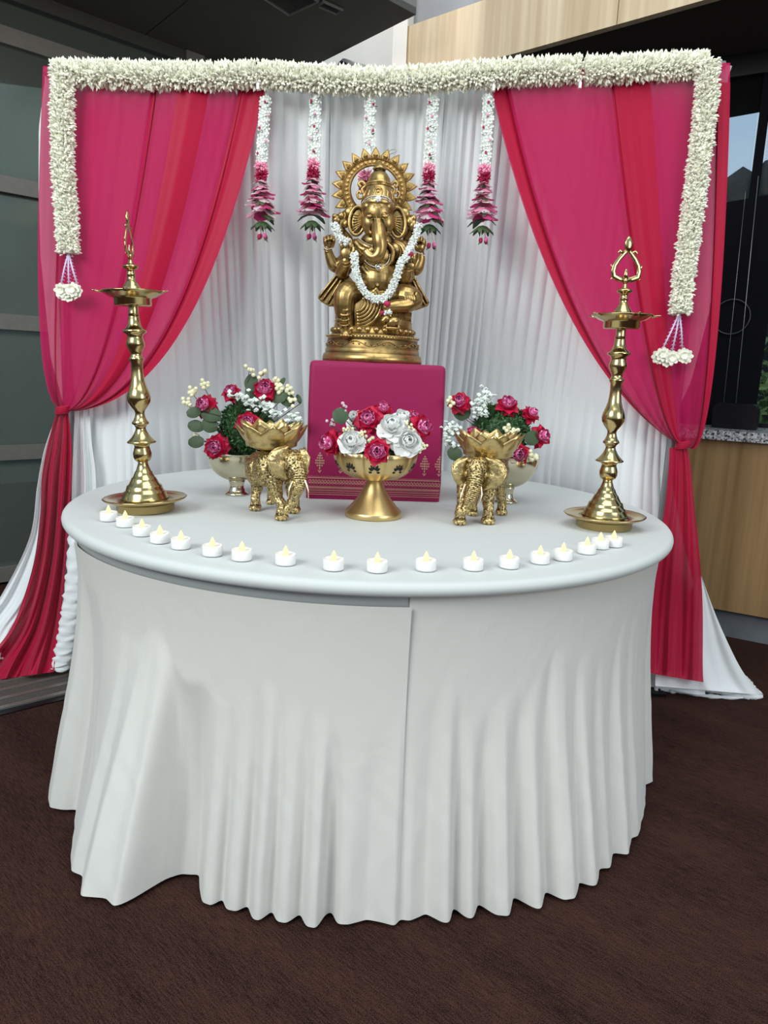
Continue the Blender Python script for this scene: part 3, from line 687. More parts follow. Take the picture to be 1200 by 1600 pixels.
hem_px = [(74.5, 1240), (76, 1262), (100, 1266), (118, 1265), (114, 1300), (109, 1362), (127, 1369), (124, 1401), (164, 1405), (178, 1418), (205, 1407), (253, 1376), (282, 1366), (310, 1368), (315, 1411), (331, 1416), (347, 1404), (353, 1422), (369, 1425), (387, 1415), (394, 1437), (405, 1440), (425, 1423), (432, 1440), (447, 1444), (469, 1428), (478, 1448), (495, 1452), (507, 1430), (519, 1425), (526, 1444), (543, 1446), (572, 1437), (600, 1443), (618, 1447), (624, 1437), (640, 1440), (665, 1428), (693, 1443), (703, 1442), (708, 1418), (730, 1436), (740, 1436), (747, 1412), (775, 1431), (796, 1432), (803, 1402), (838, 1421), (847, 1420), (853, 1393), (880, 1407), (900, 1405), (906, 1378), (920, 1385), (933, 1385), (938, 1358), (954, 1357), (959, 1333), (983, 1336), (987, 1310), (998, 1307), (1003, 1285), (1009, 1237)]
HP = np.array([U(x, y, Z=.012)[:2] for x, y in hem_px])
th_ = np.unwrap(np.arctan2(HP[:, 1], HP[:, 0]));
# keep the angle moving forward
for i in range(1, len(th_)): th_[i] = max(th_[i], th_[i-1]+.004)
rr_ = np.linalg.norm(HP, axis=1)
print('hem', np.round(th_[[0, -1]], 2), rr_.min().round(3), rr_.max().round(3))
# continue the folds round the back
tb_, rb_ = [], []; a = th_[-1]+.03; k = 0
while a < th_[0]+2*PI-.03:
    tb_.append(a); rb_.append(.925 if k % 2 else .895); a += .048; k += 1
th_all = np.r_[th_, tb_, th_[0]+2*PI]; rr_all = np.r_[rr_, rb_, rr_[0]]
NU, NZs = 1500, 56
uu_ = np.linspace(th_all[0], th_all[-1], NU); hr = np.interp(uu_, th_all, rr_all)
ker = np.hanning(7); ker /= ker.sum(); hr = np.convolve(np.r_[hr[-4:-1], hr, hr[1:4]], ker, 'valid')
big = np.hanning(181); big /= big.sum(); avg = np.convolve(np.r_[hr[-91:-1], hr, hr[1:91]], big, 'valid')
seam = math.atan2(*(U(622, 1447, Z=.012)[[1, 0]])); seam = seam if seam > th_all[0] else seam+2*PI
# height where the folds start: lowest in the middle
def zfade(a):
    d = abs((a-(-PI/2)+PI) % (2*PI)-PI); return .44+.22*min(1, (d/1.2))**1.1
def skirt(a_lo, a_hi, off, ztop, name):
    sel = np.where((uu_ >= a_lo) & (uu_ <= a_hi))[0]; P = np.zeros((len(sel), NZs, 3))
    for ii, i in enumerate(sel):
        a = uu_[i]; zf = zfade(a)+.035*math.sin(a*17)+.02*math.sin(a*41)
        for k in range(NZs):
            z = .012+(ztop-.012)*(k/(NZs-1)); base = .872+off+(avg[i]-.872-off)*(1-z/ztop)**1.7-.026*math.sin(PI*min(1, z/ztop))*(z/ztop)
            w_ = np.clip((zf-z)/zf, 0, 1); w_ = (w_*w_*(3-2*w_))**.5
            r_ = base+(hr[i]-avg[i])*w_*1.0
            r_ += .0007*math.sin(a*90+z*31+3*math.sin(z*23))*w_
            P[ii, k] = (r_*math.cos(a), r_*math.sin(a), z)
    mb = MB(); mb.grid(P); ob = mb.build(name, M['table_cloth'], tcz); return ob
skirt(th_all[0], seam+.004, .006, .704, 'skirt_panel')
skirt(seam-.002, th_all[-1], .000, .724, 'skirt_panel')
# ------------------------------------------------------------------ garlands of white buds
YG = YP-.085
def top_garland(pts, label, i):
    path = spline([U(x, y, Y=YG) for x, y in pts], 12)
    e_ = empty('flower_garland', path[0], label, 'garland', 'tuberose garland lengths on the crossbar')
    L = np.linalg.norm(np.diff(path, axis=0), axis=1).sum()
    mb = MB(); mb.tube(path, .024, 10); mb.build('garland_core', M['bud'], e_)
    s_ = scatter(path, .026, int(L*7000), .026, .0046, 'flower_buds', M['bud'], e_, jit=.25, up=.35); s_['kind'] = 'stuff'
    return e_
hz = [([(86, 114), (150, 116), (250, 119), (330, 120), (400, 117)], 'cream bud garland length at the left end of the crossbar'),
      ([(406, 117), (450, 121), (520, 125), (600, 128), (638, 127)], 'cream bud garland length above the statue, left of the centre joint'),
      ([(643, 126), (700, 122), (770, 116), (850, 111), (906, 110)], 'cream bud garland length right of the centre joint, over the drape edge'),
      ([(914, 110), (960, 109), (1000, 107), (1060, 104), (1100, 103)], 'cream bud garland length at the right end of the crossbar')]
for i, (p, l) in enumerate(hz): top_garland(p, l, i)
def side_garland(pts, tass, label, hangw):
    path = spline([U(x, y, Y=YG-.03) for x, y in pts], 12)
    e_ = empty('hanging_garland', path[0], label, 'garland', 'long cream bud garlands hanging at the sides')
    L = np.linalg.norm(np.diff(path, axis=0), axis=1).sum()
    mb = MB(); mb.tube(path, .021, 10); mb.build('garland_core', M['bud'], e_)
    s_ = scatter(path, .023, int(L*6200), .022, .0044, 'flower_buds', M['bud'], e_, jit=.25); s_['kind'] = 'stuff'
    a = U(pts[-1][0], pts[-1][1]-2, Y=YG-.03)
    for (x, y) in tass:
        b_ = U(x, y, Y=YG-.03+rng.uniform(-.01, .01)); mb = MB(); mb.tube([a, (a+b_)/2+[0, -.004, 0], b_], .0028, 6)
        for k in range(9):
            p = a+(b_-a)*(k+1)/10
            for s2 in (-1, 1): mb.tube([p, p+[s2*.008, 0, -.004]], [.002, .0003], 4)
        mb.build('strand', M['lilac'], e_)
        c = U(x+rng.uniform(-2, 2), y+9, Y=YG-.04)
        for q in range(3):
            blossom(c+rng.normal(size=3)*[.008, .006, .006], .024, M['bud'], e_, 8)
def blossom(c, r_, material, parent, n=6, name='blossom', d=None):
    """small many-petalled flower head"""
    mb = MB()
    for ring, (rr, el_) in enumerate(((1, .35), (.75, .9))):
        for k in range(n):
            a = 2*PI*(k+.5*ring)/n+rng.uniform(-.2, .2); o_ = np.array([math.cos(a)*math.cos(el_), -math.sin(el_), math.sin(a)*math.cos(el_)])
            sd = np.array([-math.sin(a), 0, math.cos(a)]); up_ = np.cross(o_, sd); m1 = c+o_*r_*rr*.6; t1 = c+o_*r_*rr-np.array([0, r_*.1, 0])
            w = r_*.42*rr
            mb.add([c, m1+sd*w+up_*w*.3, m1-sd*w+up_*w*.3, t1+sd*w*.5, t1-sd*w*.5, t1+o_*r_*.12], [(0, 1, 2), (1, 3, 4, 2), (3, 5, 4)])
    mb.ell(c+np.array([0, -r_*.25, 0]), r_*.28, 8, 5)
    return mb.build(name, material, parent, smooth=False)
side_garland([(98, 104), (97, 150), (97, 200), (100, 280), (105, 350), (107, 396)], [(95, 447), (108, 450), (121, 446)], 'long cream bud garland hanging down the left pink drape', 20)
side_garland([(1107, 96), (1103, 160), (1093, 250), (1083, 330), (1071, 410), (1062, 490)], [(1034, 548), (1050, 550), (1066, 545)], 'long cream bud garland hanging down the right pink drape', 20)
for i, (x, y, w_) in enumerate(((403, 134, 'left drape\'s inner top corner'), (771, 136, 'right drape\'s inner top corner'), (906, 132, 'joint in the right garland'))):
    p = U(x, y+2, Y=YP-.135); mb = MB(); mb.box(p-[.004, .006, .008], p+[.004, .006, .010]); mb.tube([p+[0, -.004, .008], p+[.004, -.006, .02], p+[-.004, -.006, .02], p+[0, -.004, .008]], .0012, 5)
    tag(mb.build('binder_clip', M['pearl'], smooth=False, loc=tuple(p)), 'tiny pale clip at the '+w_, 'clip', 'clips below the crossbar')

# five pink and white strings --------------------------------------------------
def petal_flat(c, d, ln, w, mb, droop=.25):
    d = np.array(d, float); d /= np.linalg.norm(d); s_ = np.cross(d, [0, 0, 1.]); s_ /= np.linalg.norm(s_)+1e-9; dn_ = np.array([0, 0, -1.])
    rows = []
    for t_, ww, dr_ in ((0, .25, 0), (.35, .95, -.05), (.7, 1, .05), (1, .15, droop)):
        p = c+d*ln*t_+dn_*ln*dr_; rows.append([p+s_*w*ww+dn_*w*.25, p-[0, 0, 0], p-s_*w*ww+dn_*w*.25])
    mb.grid(rows)
def string_garland(top, split, tier, tip, label, full=True):
    Yh = YP-.045-.02; e_ = empty('flower_string', U(*top, Y=Yh), label, 'garland', 'pink and white flower strings in front of the white curtain')
    A0, A1 = U(*top, Y=Yh), U(*split, Y=Yh); L = np.linalg.norm(A1-A0); px = S(A0)
    mb = MB(); mb.tube([A0+[0, 0, .03], A0, A1], .003, 5); mb.build('string', M['breath'], e_)
    n = max(6, int(L/.0125))
    for i in range(n):
        p = A0+(A1-A0)*(i+.5)/n
        for sx in (-1, 0, 1): blossom(p+np.array([sx*.0085+rng.normal(0, .0015), -.004*(sx == 0)+rng.normal(0, .003), rng.normal(0, .003)]), .0118, M['bud_white'], e_, 5)
        if i % 3 == 1:
            q = p+np.array([rng.choice([-1, 0, 1])*.012, -.014, 0]); mb = MB(); mb.ell(q, (.004, .003, .005), 8, 5); mb.build('rose_bud', M['crim_fl'] if i % 2 else M['pink_fl'], e_)
            q = q+[.005, .001, -.006]; mb = MB(); petal_flat(q, rng.normal(size=3)*[1, .2, .6], .010, .004, mb); mb.build('leaf', M['leaf'], e_)
    if not full: return e_
    B0, B1 = A1, U(*tier, Y=Yh); 
    def puff(c, r_, material, name, nn=90):
        ob = scatter([c-[0, 0, .004], c+[0, 0, .004]], .003, nn, r_, .0035, name, material, e_, jit=1.0); return ob
    puff(B0+(B1-B0)*.03,   .021, M['pink_fl'], 'pink_carnation', 150); puff(B0+(B1-B0)*.17, .022, M['crim_fl'], 'crimson_carnation', 130)
    for k in range(6):
        f_ = .26+.12*k; c = B0+(B1-B0)*f_; r_ = .029+.0058*k
        for j in range(8):
            a = 2*PI*j/8+.4*k+rng.uniform(-.12, .12); mb = MB(); petal_flat(np.zeros(3), [math.cos(a), math.sin(a), rng.uniform(-.55, .05)], r_*rng.uniform(.9, 1.15), r_*.40, mb, .05)
            # local frame so that colour runs from base to tip
            ob = mb.build('petal', M['petal_w'] if (j+k) % 2 == 0 else M['petal_p'] if (j+k) % 3 == 1 else M['petal_c'], None); ob.parent = e_; ob.location = Vector(c-A0+np.array([0, 0, .003*k])); ob['_o'] = list(map(float, c))
        for j in range(3):
            a = rng.uniform(0, 2*PI); mb = MB(); petal_flat(c-[0, 0, .007], [math.cos(a), math.sin(a), -.1], r_*.9, r_*.22, mb, .3); mb.build('leaf', M['leaf'], e_)
    for j in range(9):
        a = 2*PI*j/9+.2; mb = MB(); petal_flat(B1, [math.cos(a), math.sin(a), -.45], .046, .010, mb, .2); mb.build('leaf', M['leaf'], e_)
    T_ = U(*tip, Y=Yh)
    for j in range(4):
        a = 2*PI*j/4+.7; q0 = B1+[.005*math.cos(a), .005*math.sin(a), -.004]; q1 = T_+[.013*math.cos(a), .010*math.sin(a), .016+.004*(j % 2)]; mb = MB(); nb = 11
        for i in range(nb): mb.ell(q0+(q1-q0)*i/(nb-1), .0031, 6, 4)
        mb.build('bead_strand', M['pearl'], e_)
        mb = MB(); mb.ell(q1-[0, 0, .009], (.007, .007, .010), 8, 6); rb = mb.build('rose_bud', M['rose_heart'] if j % 2 else M['crim_fl'], e_)
        mb = MB(); petal_flat(q1-[0, .004, .012], [math.cos(a), -.3, -.9], .012, .006, mb); mb.build('leaf', M['leaf'], e_)
    return e_
M['petal_w'] = cloth('white_pink_petal', (.90, .76, .80), transl=.5, wr=0)
M['petal_p'] = cloth('pink_petal', (.90, .38, .56), transl=.5, wr=0)
M['petal_c'] = cloth('crimson_pink_petal', (.72, .06, .26), transl=.5, wr=0)
string_garland((416, 152), (408, 258), (410, 345), (410, 374), 'leftmost pink and white flower string, beside the left drape edge')
string_garland((493, 150), (490, 254), (488, 344), (487, 374), 'pink and white flower string second from the left, beside the halo')
string_garland((578, 155), (577, 236), None, None, 'white flower string hanging down behind the top of the statue halo', full=False)
cpk = U(571, 276, Y=.33); hs = [o_ for o_ in bpy.data.objects if o_.name == 'flower_string.002'][0]
a_ = scatter([cpk-[0, 0, .008], cpk+[0, 0, .008]], .006, 110, .022, .004, 'pink_carnation', M['pink_fl'], hs, jit=1.)
a_ = scatter([cpk-[0, 0, .045], cpk-[0, 0, .025]], .006, 90, .020, .004, 'crimson_carnation', M['crim_fl'], hs, jit=1.)
mb = MB(); mb.tube([U(577, 236, Y=.33), U(573, 262, Y=.33), cpk], .008, 6); mb.build('string', M['bud_white'], hs)
string_garland((677, 152), (670, 260), (671, 350), (674, 388), 'pink and white flower string passing behind the statue\'s raised hand')
string_garland((763, 152), (757, 262), (754, 352), (755, 380), 'rightmost pink and white flower string, beside the right drape edge')

# ------------------------------------------------------------------ crimson stand box
bl, br = U(478, 779, Z=ZT), U(687, 785, Z=ZT); w3 = br-bl; w3[2] = 0; bw = np.linalg.norm(w3); bx = w3/bw; by = np.array([-bx[1], bx[0], 0])
tl = UP(481, 562, bl, by); bh = tl[2]-ZT+.000
RB = np.array([bx, by, [0, 0, 1.0]]).T; BD = .36
bx_ = empty('display_box', bl+w3/2+by*BD/2, 'square box draped in crimson cloth with gold printed border', 'box')
mb = MB(); NXb = 24; P = []
def rb_pt(a, h):  # rounded square footprint
    return a
cor = .016; ring = []
def ringpts(ins):
    pts = []; 
    for (cx_, cy_, a0) in ((bw-cor-ins, cor+ins, -90), (bw-cor-ins, BD-cor-ins, 0), (cor+ins, BD-cor-ins, 90), (cor+ins, cor+ins, 180)):
        for k in range(7): an = math.radians(a0+90*k/6); pts.append((cx_+cor*math.cos(an), cy_+cor*math.sin(an)))
    return pts
lev = [(0, .0005), (-.003, .06), (-.001, .12), (0, .2), (.000, .3), (0.002, bh-.020), (.004, bh-.008), (.009, bh-.002), (.018, bh), (.06, bh+.0005), (.12, bh+.0005)]
for ins, z in lev: P.append([bl+RB@np.array([x, y, z]) for x, y in ringpts(ins)])
mb.grid(P, closed_v=True); n0 = len(P)*28; mb.f.append(tuple(range(n0-28, n0))); bo = mb.build('cloth_cover', M['maroon'], bx_)
# gold print: thin shapes lying on the cloth
mb = MB()
def bp2(x, z): return bl+RB@np.array([x, -.0036, z])
def poly2(pts): mb.add([bp2(*p) for p in pts], [tuple(range(len(pts)))])
pz = bh/217.
def line2(z, w): poly2([(.003, z), (bw-.003, z), (bw-.003, z+w), (.003, z+w)])
for z_, w_ in ((34*pz, .8*pz), (19*pz, .8*pz), (14*pz, .7*pz), (7.5*pz, .7*pz)): line2(z_, w_)
x = .006
while x < bw-.006:
    poly2([(x-.0008, 34.5*pz), (x+.0008, 34.5*pz), (x, 38.5*pz)]); poly2([(x-.0008, 18.5*pz), (x+.0008, 18.5*pz), (x, 15.5*pz)]); poly2([(x-.0007, 20*pz), (x+.0007, 20*pz), (x, 22.5*pz)]); x += .0042
x = .010
while x < bw-.008:   # paisley loops
    for k in range(10):
        a, b_ = 2*PI*k/10, 2*PI*(k+1)/10
        f_ = lambda t_, r_: (x+math.cos(t_)*r_*1.0+.0012*max(0, math.sin(t_)), 28*pz+math.sin(t_)*r_*1.35+(r_*.7 if math.sin(t_) > .8 else 0))
        poly2([f_(a, .0036), f_(b_, .0036), f_(b_, .0027), f_(a, .0027)])
    poly2([(x-.0008, 25*pz), (x+.0008, 25*pz), (x+.0008, 27.5*pz), (x-.0008, 27.5*pz)]); poly2([(x+.0045, 23.5*pz), (x+.0053, 23.5*pz), (x+.0053, 31*pz), (x+.0045, 31*pz)]); x += .0098
x = .007
while x < bw-.006:
    for k in range(6):
        a, b_ = 2*PI*k/6, 2*PI*(k+1)/6
        poly2([(x+.0017*math.cos(a), 11*pz+.0017*math.sin(a)), (x+.0017*math.cos(b_), 11*pz+.0017*math.sin(b_)), (x+.0009*math.cos(b_), 11*pz+.0009*math.sin(b_)), (x+.0009*math.cos(a), 11*pz+.0009*math.sin(a))])
    x += .0048
for cxp in (20, 52, 84, 117, 149, 182, 205):   # floral motifs
    cx_ = cxp/209*bw
    for row, (zz, nn, sp2) in enumerate(((50, 1, 0), (54, 3, 3.4), (58, 5, 3.0), (62, 5, 3.0), (66, 3, 3.4), (70, 3, 2.2), (73.5, 1, 0))):
        for k in range(nn):
            x2 = cx_+(k-(nn-1)/2)*sp2*pz*1.0; z2 = zz*pz
            if x2 > bw-.005: continue
            for q in range(5):
                a, b_ = 2*PI*q/5, 2*PI*(q+1)/5; ro, ri = 1.5*pz, .7*pz
                poly2([(x2+ro*math.cos(a), z2+ro*math.sin(a)), (x2+ro*math.cos(b_), z2+ro*math.sin(b_)), (x2+ri*math.cos(b_), z2+ri*math.sin(b_)), (x2+ri*math.cos(a), z2+ri*math.sin(a))])
    poly2([(cx_-.0005, 42*pz), (cx_+.0005, 42*pz), (cx_+.0005, 70*pz), (cx_-.0005, 70*pz)])
    for s2 in (-1, 1): poly2([(cx_, 44*pz), (cx_+s2*2.4*pz, 47*pz), (cx_+s2*3.0*pz, 46*pz), (cx_, 42.5*pz)])
mb.build('printed_border', M['gold_print'], bx_, smooth=False)['kind'] = 'stuff'
ZB = ZT+bh

# ------------------------------------------------------------------ tealights
def make_tealight(label, group='battery tealights along the table edge', material=None):
    e_ = empty('tealight', (0, 0, 0), label, 'candle', group)
    R_ = .0218; mb = MB(); mb.lathe([(0, .0006), (R_-.001, .0006), (R_, .002), (R_+.0003, .021), (R_-.0006, .0228), (R_-.0022, .0226), (R_-.003, .0205), (.007, .0182), (0, .0180)], 28)
    mb.build('cup', material or M['wax'], e_)
    mb = MB(); mb.lathe([(.0, .0185), (.0050, .0190), (.0066, .0235), (.0060, .028), (.0036, .034), (.0014, .0385), (0, .0405)], 14); mb.build('flame_bulb', M['flame'], e_)
    return e_
def copy_tree(o_, label=None):
    c = o_.copy(); C.objects.link(c)
    for ch in o_.children:
        d_ = ch.copy(); C.objects.link(d_); d_.parent = c
    if label: c['label'] = label
    return c
tl_px = [(170, 813), (196, 822), (222, 836), (250, 847), (283, 856), (332, 867), (378, 874), (446, 881), (521, 889), (589, 892), (665, 890), (739, 889), (795, 886), (843, 879), (879, 874), (916, 864), (937, 856), (958, 853)]
ordn = ['first', 'second', 'third', 'fourth', 'fifth', 'sixth', 'seventh', 'eighth', 'ninth']
t0 = None
for i, (x, y) in enumerate(tl_px):
    w_ = 'left' if i < 9 else 'right'; k = i if i < 9 else 17-i
    lab = f'white tealight with a glowing yellow flame, {ordn[k]} from the {w_} end of the row'
    if t0 is None: t0 = make_tealight(lab); e_ = t0
    else: e_ = copy_tree(t0, lab)
    e_.location = Vector(U(x, y, Z=ZT+.001)); e_.rotation_euler = (0, 0, rng.uniform(0, 6))
pt = make_tealight('pale pink tealight on the crimson box in front of the statue base', 'tealight on the box', M['pinkwax']); del pt['group']
pp = bl+RB@np.array([(583-479)/209*bw, .045, bh+.001]); pt.location = Vector(pp)
pt.scale = (1.08, 1.08, 1.35)

# ------------------------------------------------------------------ brass oil lamps
LS = .00176/3.2
prof = [(0, 1560), (146, 1560), (149, 1556), (150, 1524), (172, 1512), (212, 1497), (219, 1489), (214, 1486), (190, 1494), (160, 1502), (128, 1504), (126, 1498), (118, 1488), (108, 1462), (106, 1456), (98, 1452), (92, 1432), (90, 1425), (80, 1418), (66, 1392), (64, 1385), (57, 1380), (47, 1360), (45, 1352), (38, 1345), (30, 1322), (25, 1306), (27, 1298), (40, 1290), (47, 1272), (48, 1252), (42, 1232), (38, 1216), (44, 1206), (72, 1198), (75, 1193), (66, 1186), (50, 1170), (38, 1152), (28, 1132), (25, 1120), (32, 1106), (43, 1098), (43, 1090), (34, 1078), (26, 1060), (23, 1042), (27, 1028), (44, 1006), (58, 982), (60, 962), (56, 940), (47, 915), (45, 912), (37, 885), (35, 880), (30, 840), (29, 812), (30, 806), (30, 782), (38, 768), (38, 762), (30, 752), (27, 740), (33, 724), (45, 700), (46, 682), (40, 664), (38, 650), (44, 640), (58, 632), (60, 625), (52, 616), (40, 606), (32, 590), (27, 560), (28, 545), (24, 535), (24, 505), (25, 500), (88, 500), (92, 496), (92, 466), (96, 462), (118, 455), (140, 440), (158, 432), (154, 428), (130, 436), (96, 442), (54, 440), (50, 420), (46, 410), (40, 402), (32, 390), (24, 375), (20, 372), (21, 350), (24, 346), (20, 342), (19, 322), (36, 316), (39, 308), (36, 301), (18, 299), (12, 290), (10, 272), (0, 270)]
# the body is cut into parts at natural breaks
cuts = [('base_tray', 0, 11), ('base_cone', 11, 27), ('stem', 27, 76), ('oil_dish', 76, 88), ('upper_stem', 88, len(prof))]
def lamp(bpx, tpx, label, finial_turn, sc_=1.0):
    B_ = U(*bpx, Z=ZT+.001); T_ = U(*tpx, Y=B_[1]); d = T_-B_; H_ = np.linalg.norm(d); k_ = H_/((1560-300)*LS)
    e_ = empty('oil_lamp', B_, label, 'lamp', 'tall brass oil lamps')
    q = Vector(d).to_track_quat('Z', 'Y'); e_.rotation_mode = 'QUATERNION'; e_.rotation_quaternion = q
    for nm, a, b_ in cuts:
        pr = [(r_*LS*k_, (1560-y)*LS*k_) for r_, y in prof[a:min(b_+1, len(prof))]]
        pr2 = []
        for i in range(len(pr)-1):
            pr2.append(pr[i]); 
        pr2.append(pr[-1]); mb = MB()
        if nm == 'oil_dish':
            mb.lathe(pr2, 60)
            for s5 in range(5):  # five wick spouts
                a_ = 2*PI*s5/5+.15; o_ = np.array([math.cos(a_), math.sin(a_), 0]); r0_ = 140*LS; zz = (1560-436)*LS*k_
                mb.tube([o_*r0_+[0, 0, zz], o_*178*LS+[0, 0, zz+.003], o_*186*LS+[0, 0, zz+.004]], [.010, .0055, .002], 10, flat=.35, flatdir=(0, 0, 1))
        else: mb.lathe(pr2, 48)
        ob = mb.build(nm, M['brass'], None); ob.parent = e_
    # flame finial: pierced flat ornament
    mb = MB(); u_ = LS*k_; z0 = (1560-272)*u_
    def fp(x, y): return np.array([x*1.12*u_, 0, z0+y*u_])
    for s2 in (-1, 1):
        mb.tube([fp(0, 14), fp(s2*30, 22), fp(s2*58, 34), fp(s2*62, 62), fp(s2*56, 90), fp(s2*38, 122), fp(s2*18, 148), fp(0, 168), fp(-s2*8, 176)], [v_*u_ for v_ in (13, 14, 15, 13, 12, 12, 11, 9, 6)], 8, flat=.32, flatdir=(0, 1, 0))
        mb.tube([fp(s2*60, 68), fp(s2*72, 84), fp(s2*76, 94)], [9*u_, 5*u_, 1*u_], 6, flat=.4, flatdir=(0, 1, 0))
        mb.tube([fp(s2*60, 30), fp(s2*74, 16)], [8*u_, 1*u_], 6, flat=.4, flatdir=(0, 1, 0))
        mb.tube([fp(s2*22, 150), fp(s2*38, 160), fp(s2*46, 150), fp(s2*42, 142)], [10*u_, 8*u_, 5*u_, 1*u_], 6, flat=.4, flatdir=(0, 1, 0))
    mb.tube([fp(0, 4), fp(0, 24)], [12*u_, 12*u_], 8); mb.tube([fp(0, 24), fp(0, 48), fp(0, 66), fp(0, 74)], [16*u_, 10*u_, 8*u_, 1*u_], 8, flat=.5, flatdir=(0, 1, 0))
    mb.tube([fp(0, 156), fp(0, 178), fp(0, 200), fp(0, 222), fp(0, 236)], [v_*u_ for v_ in (12, 20, 24, 14, 1)], 8, flat=.35, flatdir=(0, 1, 0))
    ob = mb.build('flame_finial', M['brass'], None); ob.parent = e_; ob.rotation_euler = (0, 0, finial_turn)
    return e_
lamp((228, 797), (204, 414), 'tall turned brass oil lamp standing at the left end of the table', math.radians(4))
lamp((943, 823), (976, 452), 'tall turned brass oil lamp standing at the right end of the table', math.radians(96))

# ------------------------------------------------------------------ bowls
def pt_at(px, py, Z): return U(px, py, Z=Z)
def bowl_side(bpx, cx, cyrim, R_px, label, foot_r=18.5):
    B_ = U(*bpx, Z=ZT+.001); s_ = S(B_); e_ = empty('pedestal_bowl', B_, label, 'bowl', 'polished round pedestal bowls')
    H_ = (bpx[1]-cyrim)*s_*1.0; R_ = R_px*s_; hf = .24*H_+.012
    mb = MB(); mb.lathe([(0, 0), (foot_r*s_, 0), (foot_r*s_, .003), (foot_r*s_*.93, .007), (foot_r*s_*.72, .011), (foot_r*s_*.70, .016), (foot_r*s_*.60, .022), (foot_r*s_*.58, hf-.012), (foot_r*s_*.66, hf-.004), (foot_r*s_*.7, hf+.003)], 40, B_); mb.build('foot', M['champagne'], e_)
    pr = [(foot_r*s_*.5, hf)]
    for k in range(1, 15):
        a = PI/2*k/14; pr.append((R_*math.sin(a)**.92, hf+(H_-hf)*(1-math.cos(a))))
    pr += [(R_+.001, H_+.001), (R_-.002, H_), (R_-.006, H_-.012), (R_*.8, H_-.04), (0, H_-.05)]
    mb = MB(); mb.lathe(pr, 56, B_); mb.build('bowl', M['champagne'], e_); return e_, B_, H_, R_, s_
bL, BLp, HL, RL, sL = bowl_side((370, 772), 367, 706, 46.5, 'polished champagne pedestal bowl behind the left elephant')
bR, BRp, HR, RR_, sR = bowl_side((790, 784), 793, 711, 47, 'polished champagne pedestal bowl behind the right elephant')
# centre bowl: fluted, pierced
BC = U(583, 806, Z=ZT+.001); sC = S(BC)
bc = empty('pedestal_bowl', BC, 'satin gold footed bowl with pierced lotus pattern in the centre', 'bowl')
q_ = sC/5.217*1.0; zc = lambda y: (1092-y)*q_*1.01
mb = MB(); mb.lathe([(0, 0), (228*q_, 0), (231*q_, .002), (230*q_, zc(1052)), (224*q_, zc(1044)), (186*q_, zc(1005)), (140*q_, zc(950)), (100*q_, zc(890)), (76*q_, zc(840)), (64*q_, zc(810)), (60*q_, zc(795))], 56, BC); mb.build('foot', M['satin_gold'], bc)
def flute(a, z):
    t_ = (a*10/(2*PI)) % 1; return 1-.05*abs(math.cos(PI*t_))**14
mb = MB(); mb.lathe([(50*q_, zc(796)), (130*q_, zc(788)), (190*q_, zc(776)), (250*q_, zc(745)), (296*q_, zc(705)), (325*q_, zc(655)), (338*q_, zc(605)), (340*q_, zc(568)), (334*q_, zc(562)), (330*q_, zc(575)), (320*q_, zc(640)), (0, zc(680))], 200, BC, mod=flute)
cb = mb.build('bowl', M['satin_gold'], bc)
def bowl_r(z):
    zs = [zc(776), zc(745), zc(705), zc(655), zc(605), zc(568)]; return np.interp(z, zs, [190*q_, 250*q_, 296*q_, 325*q_, 338*q_, 340*q_])
for pn in range(10):
    a0 = 2*PI*(pn+.5)/10
    for j, (da, hz_, ln, w_) in enumerate(((0, 655, 40, 11), (-.5, 650, 40, 11), (.5, 650, 40, 11), (-1.0, 662, 34, 10), (1.0, 662, 34, 10), (-1.75, 690, 26, 9), (1.75, 690, 26, 9))):
        mb = MB(); row = []; z0 = zc(700); 
        pts = []
        for t_ in np.linspace(0, 1, 5):
            wv = w_*math.sin(PI*min(1, t_*.92+.04))
            for sgn in (1,):
                pass
            pts.append((t_, wv))
        outl = [(t_, wv) for t_, wv in pts]+[(t_, -wv) for t_, wv in pts[::-1]]
        v = []
        for t_, wv in outl:
            r1 = 18+ln*t_*1.15; X_ = math.sin(da*.9)*r1+math.cos(da*.9)*wv; Z_ = math.cos(da*.9)*r1-math.sin(da*.9)*wv
            z = z0+Z_*q_*1.05; a = a0+X_*q_/(320*q_); R1 = (bowl_r(z))*flute(a, z)+.0006; v.append(BC+np.array([R1*math.cos(a), R1*math.sin(a), z]))
        mb.add(v, [tuple(range(len(v)))]); mb.build('cutout', M['dark_hole'], bc, smooth=False)
RIMC = zc(568); 

# ------------------------------------------------------------------ flowers
def petal_mesh(name, w, l, curl, cup, material, pointed=.8, nu=5, nv=6):
    """petal rises along local Z, face towards local -Y, base at origin"""
    P = []
    for i in range(nv):
        t_ = i/(nv-1); ww = w*(math.sin(PI*min(1, .16+.70*t_))**.8)*(1 if t_ < .6 else (1-((t_-.6)/.4)**1.5*pointed)); row = []
        for j in range(nu):
            s_ = (j/(nu-1)-.5)*2
            row.append((s_*ww, -cup*l*(1-s_*s_)*math.sin(PI*t_*.8)*-1+curl*l*t_**2.2*1.0-cup*l*.2, l*(t_-.28*max(0, curl)*t_**3)))
        P.append(row)
    mb = MB(); mb.grid(P); me = mb.mesh(name); me.materials.append(material); return me
PM_out = petal_mesh('petal', .0115, .0265, .42, .14, M['rose_out'], 1.0)
PM_mid = petal_mesh('petal', .0115, .022, .18, .22, M['rose_out'], .7)
PM_in = petal_mesh('petal', .0100, .020, -.10, .30, M['rose_in'], .4)
PW_out = petal_mesh('petal', .0165, .025, .40, .18, M['white_rose'], .35)
PW_in = petal_mesh('petal', .0135, .023, .02, .28, M['white_rose'], .3)
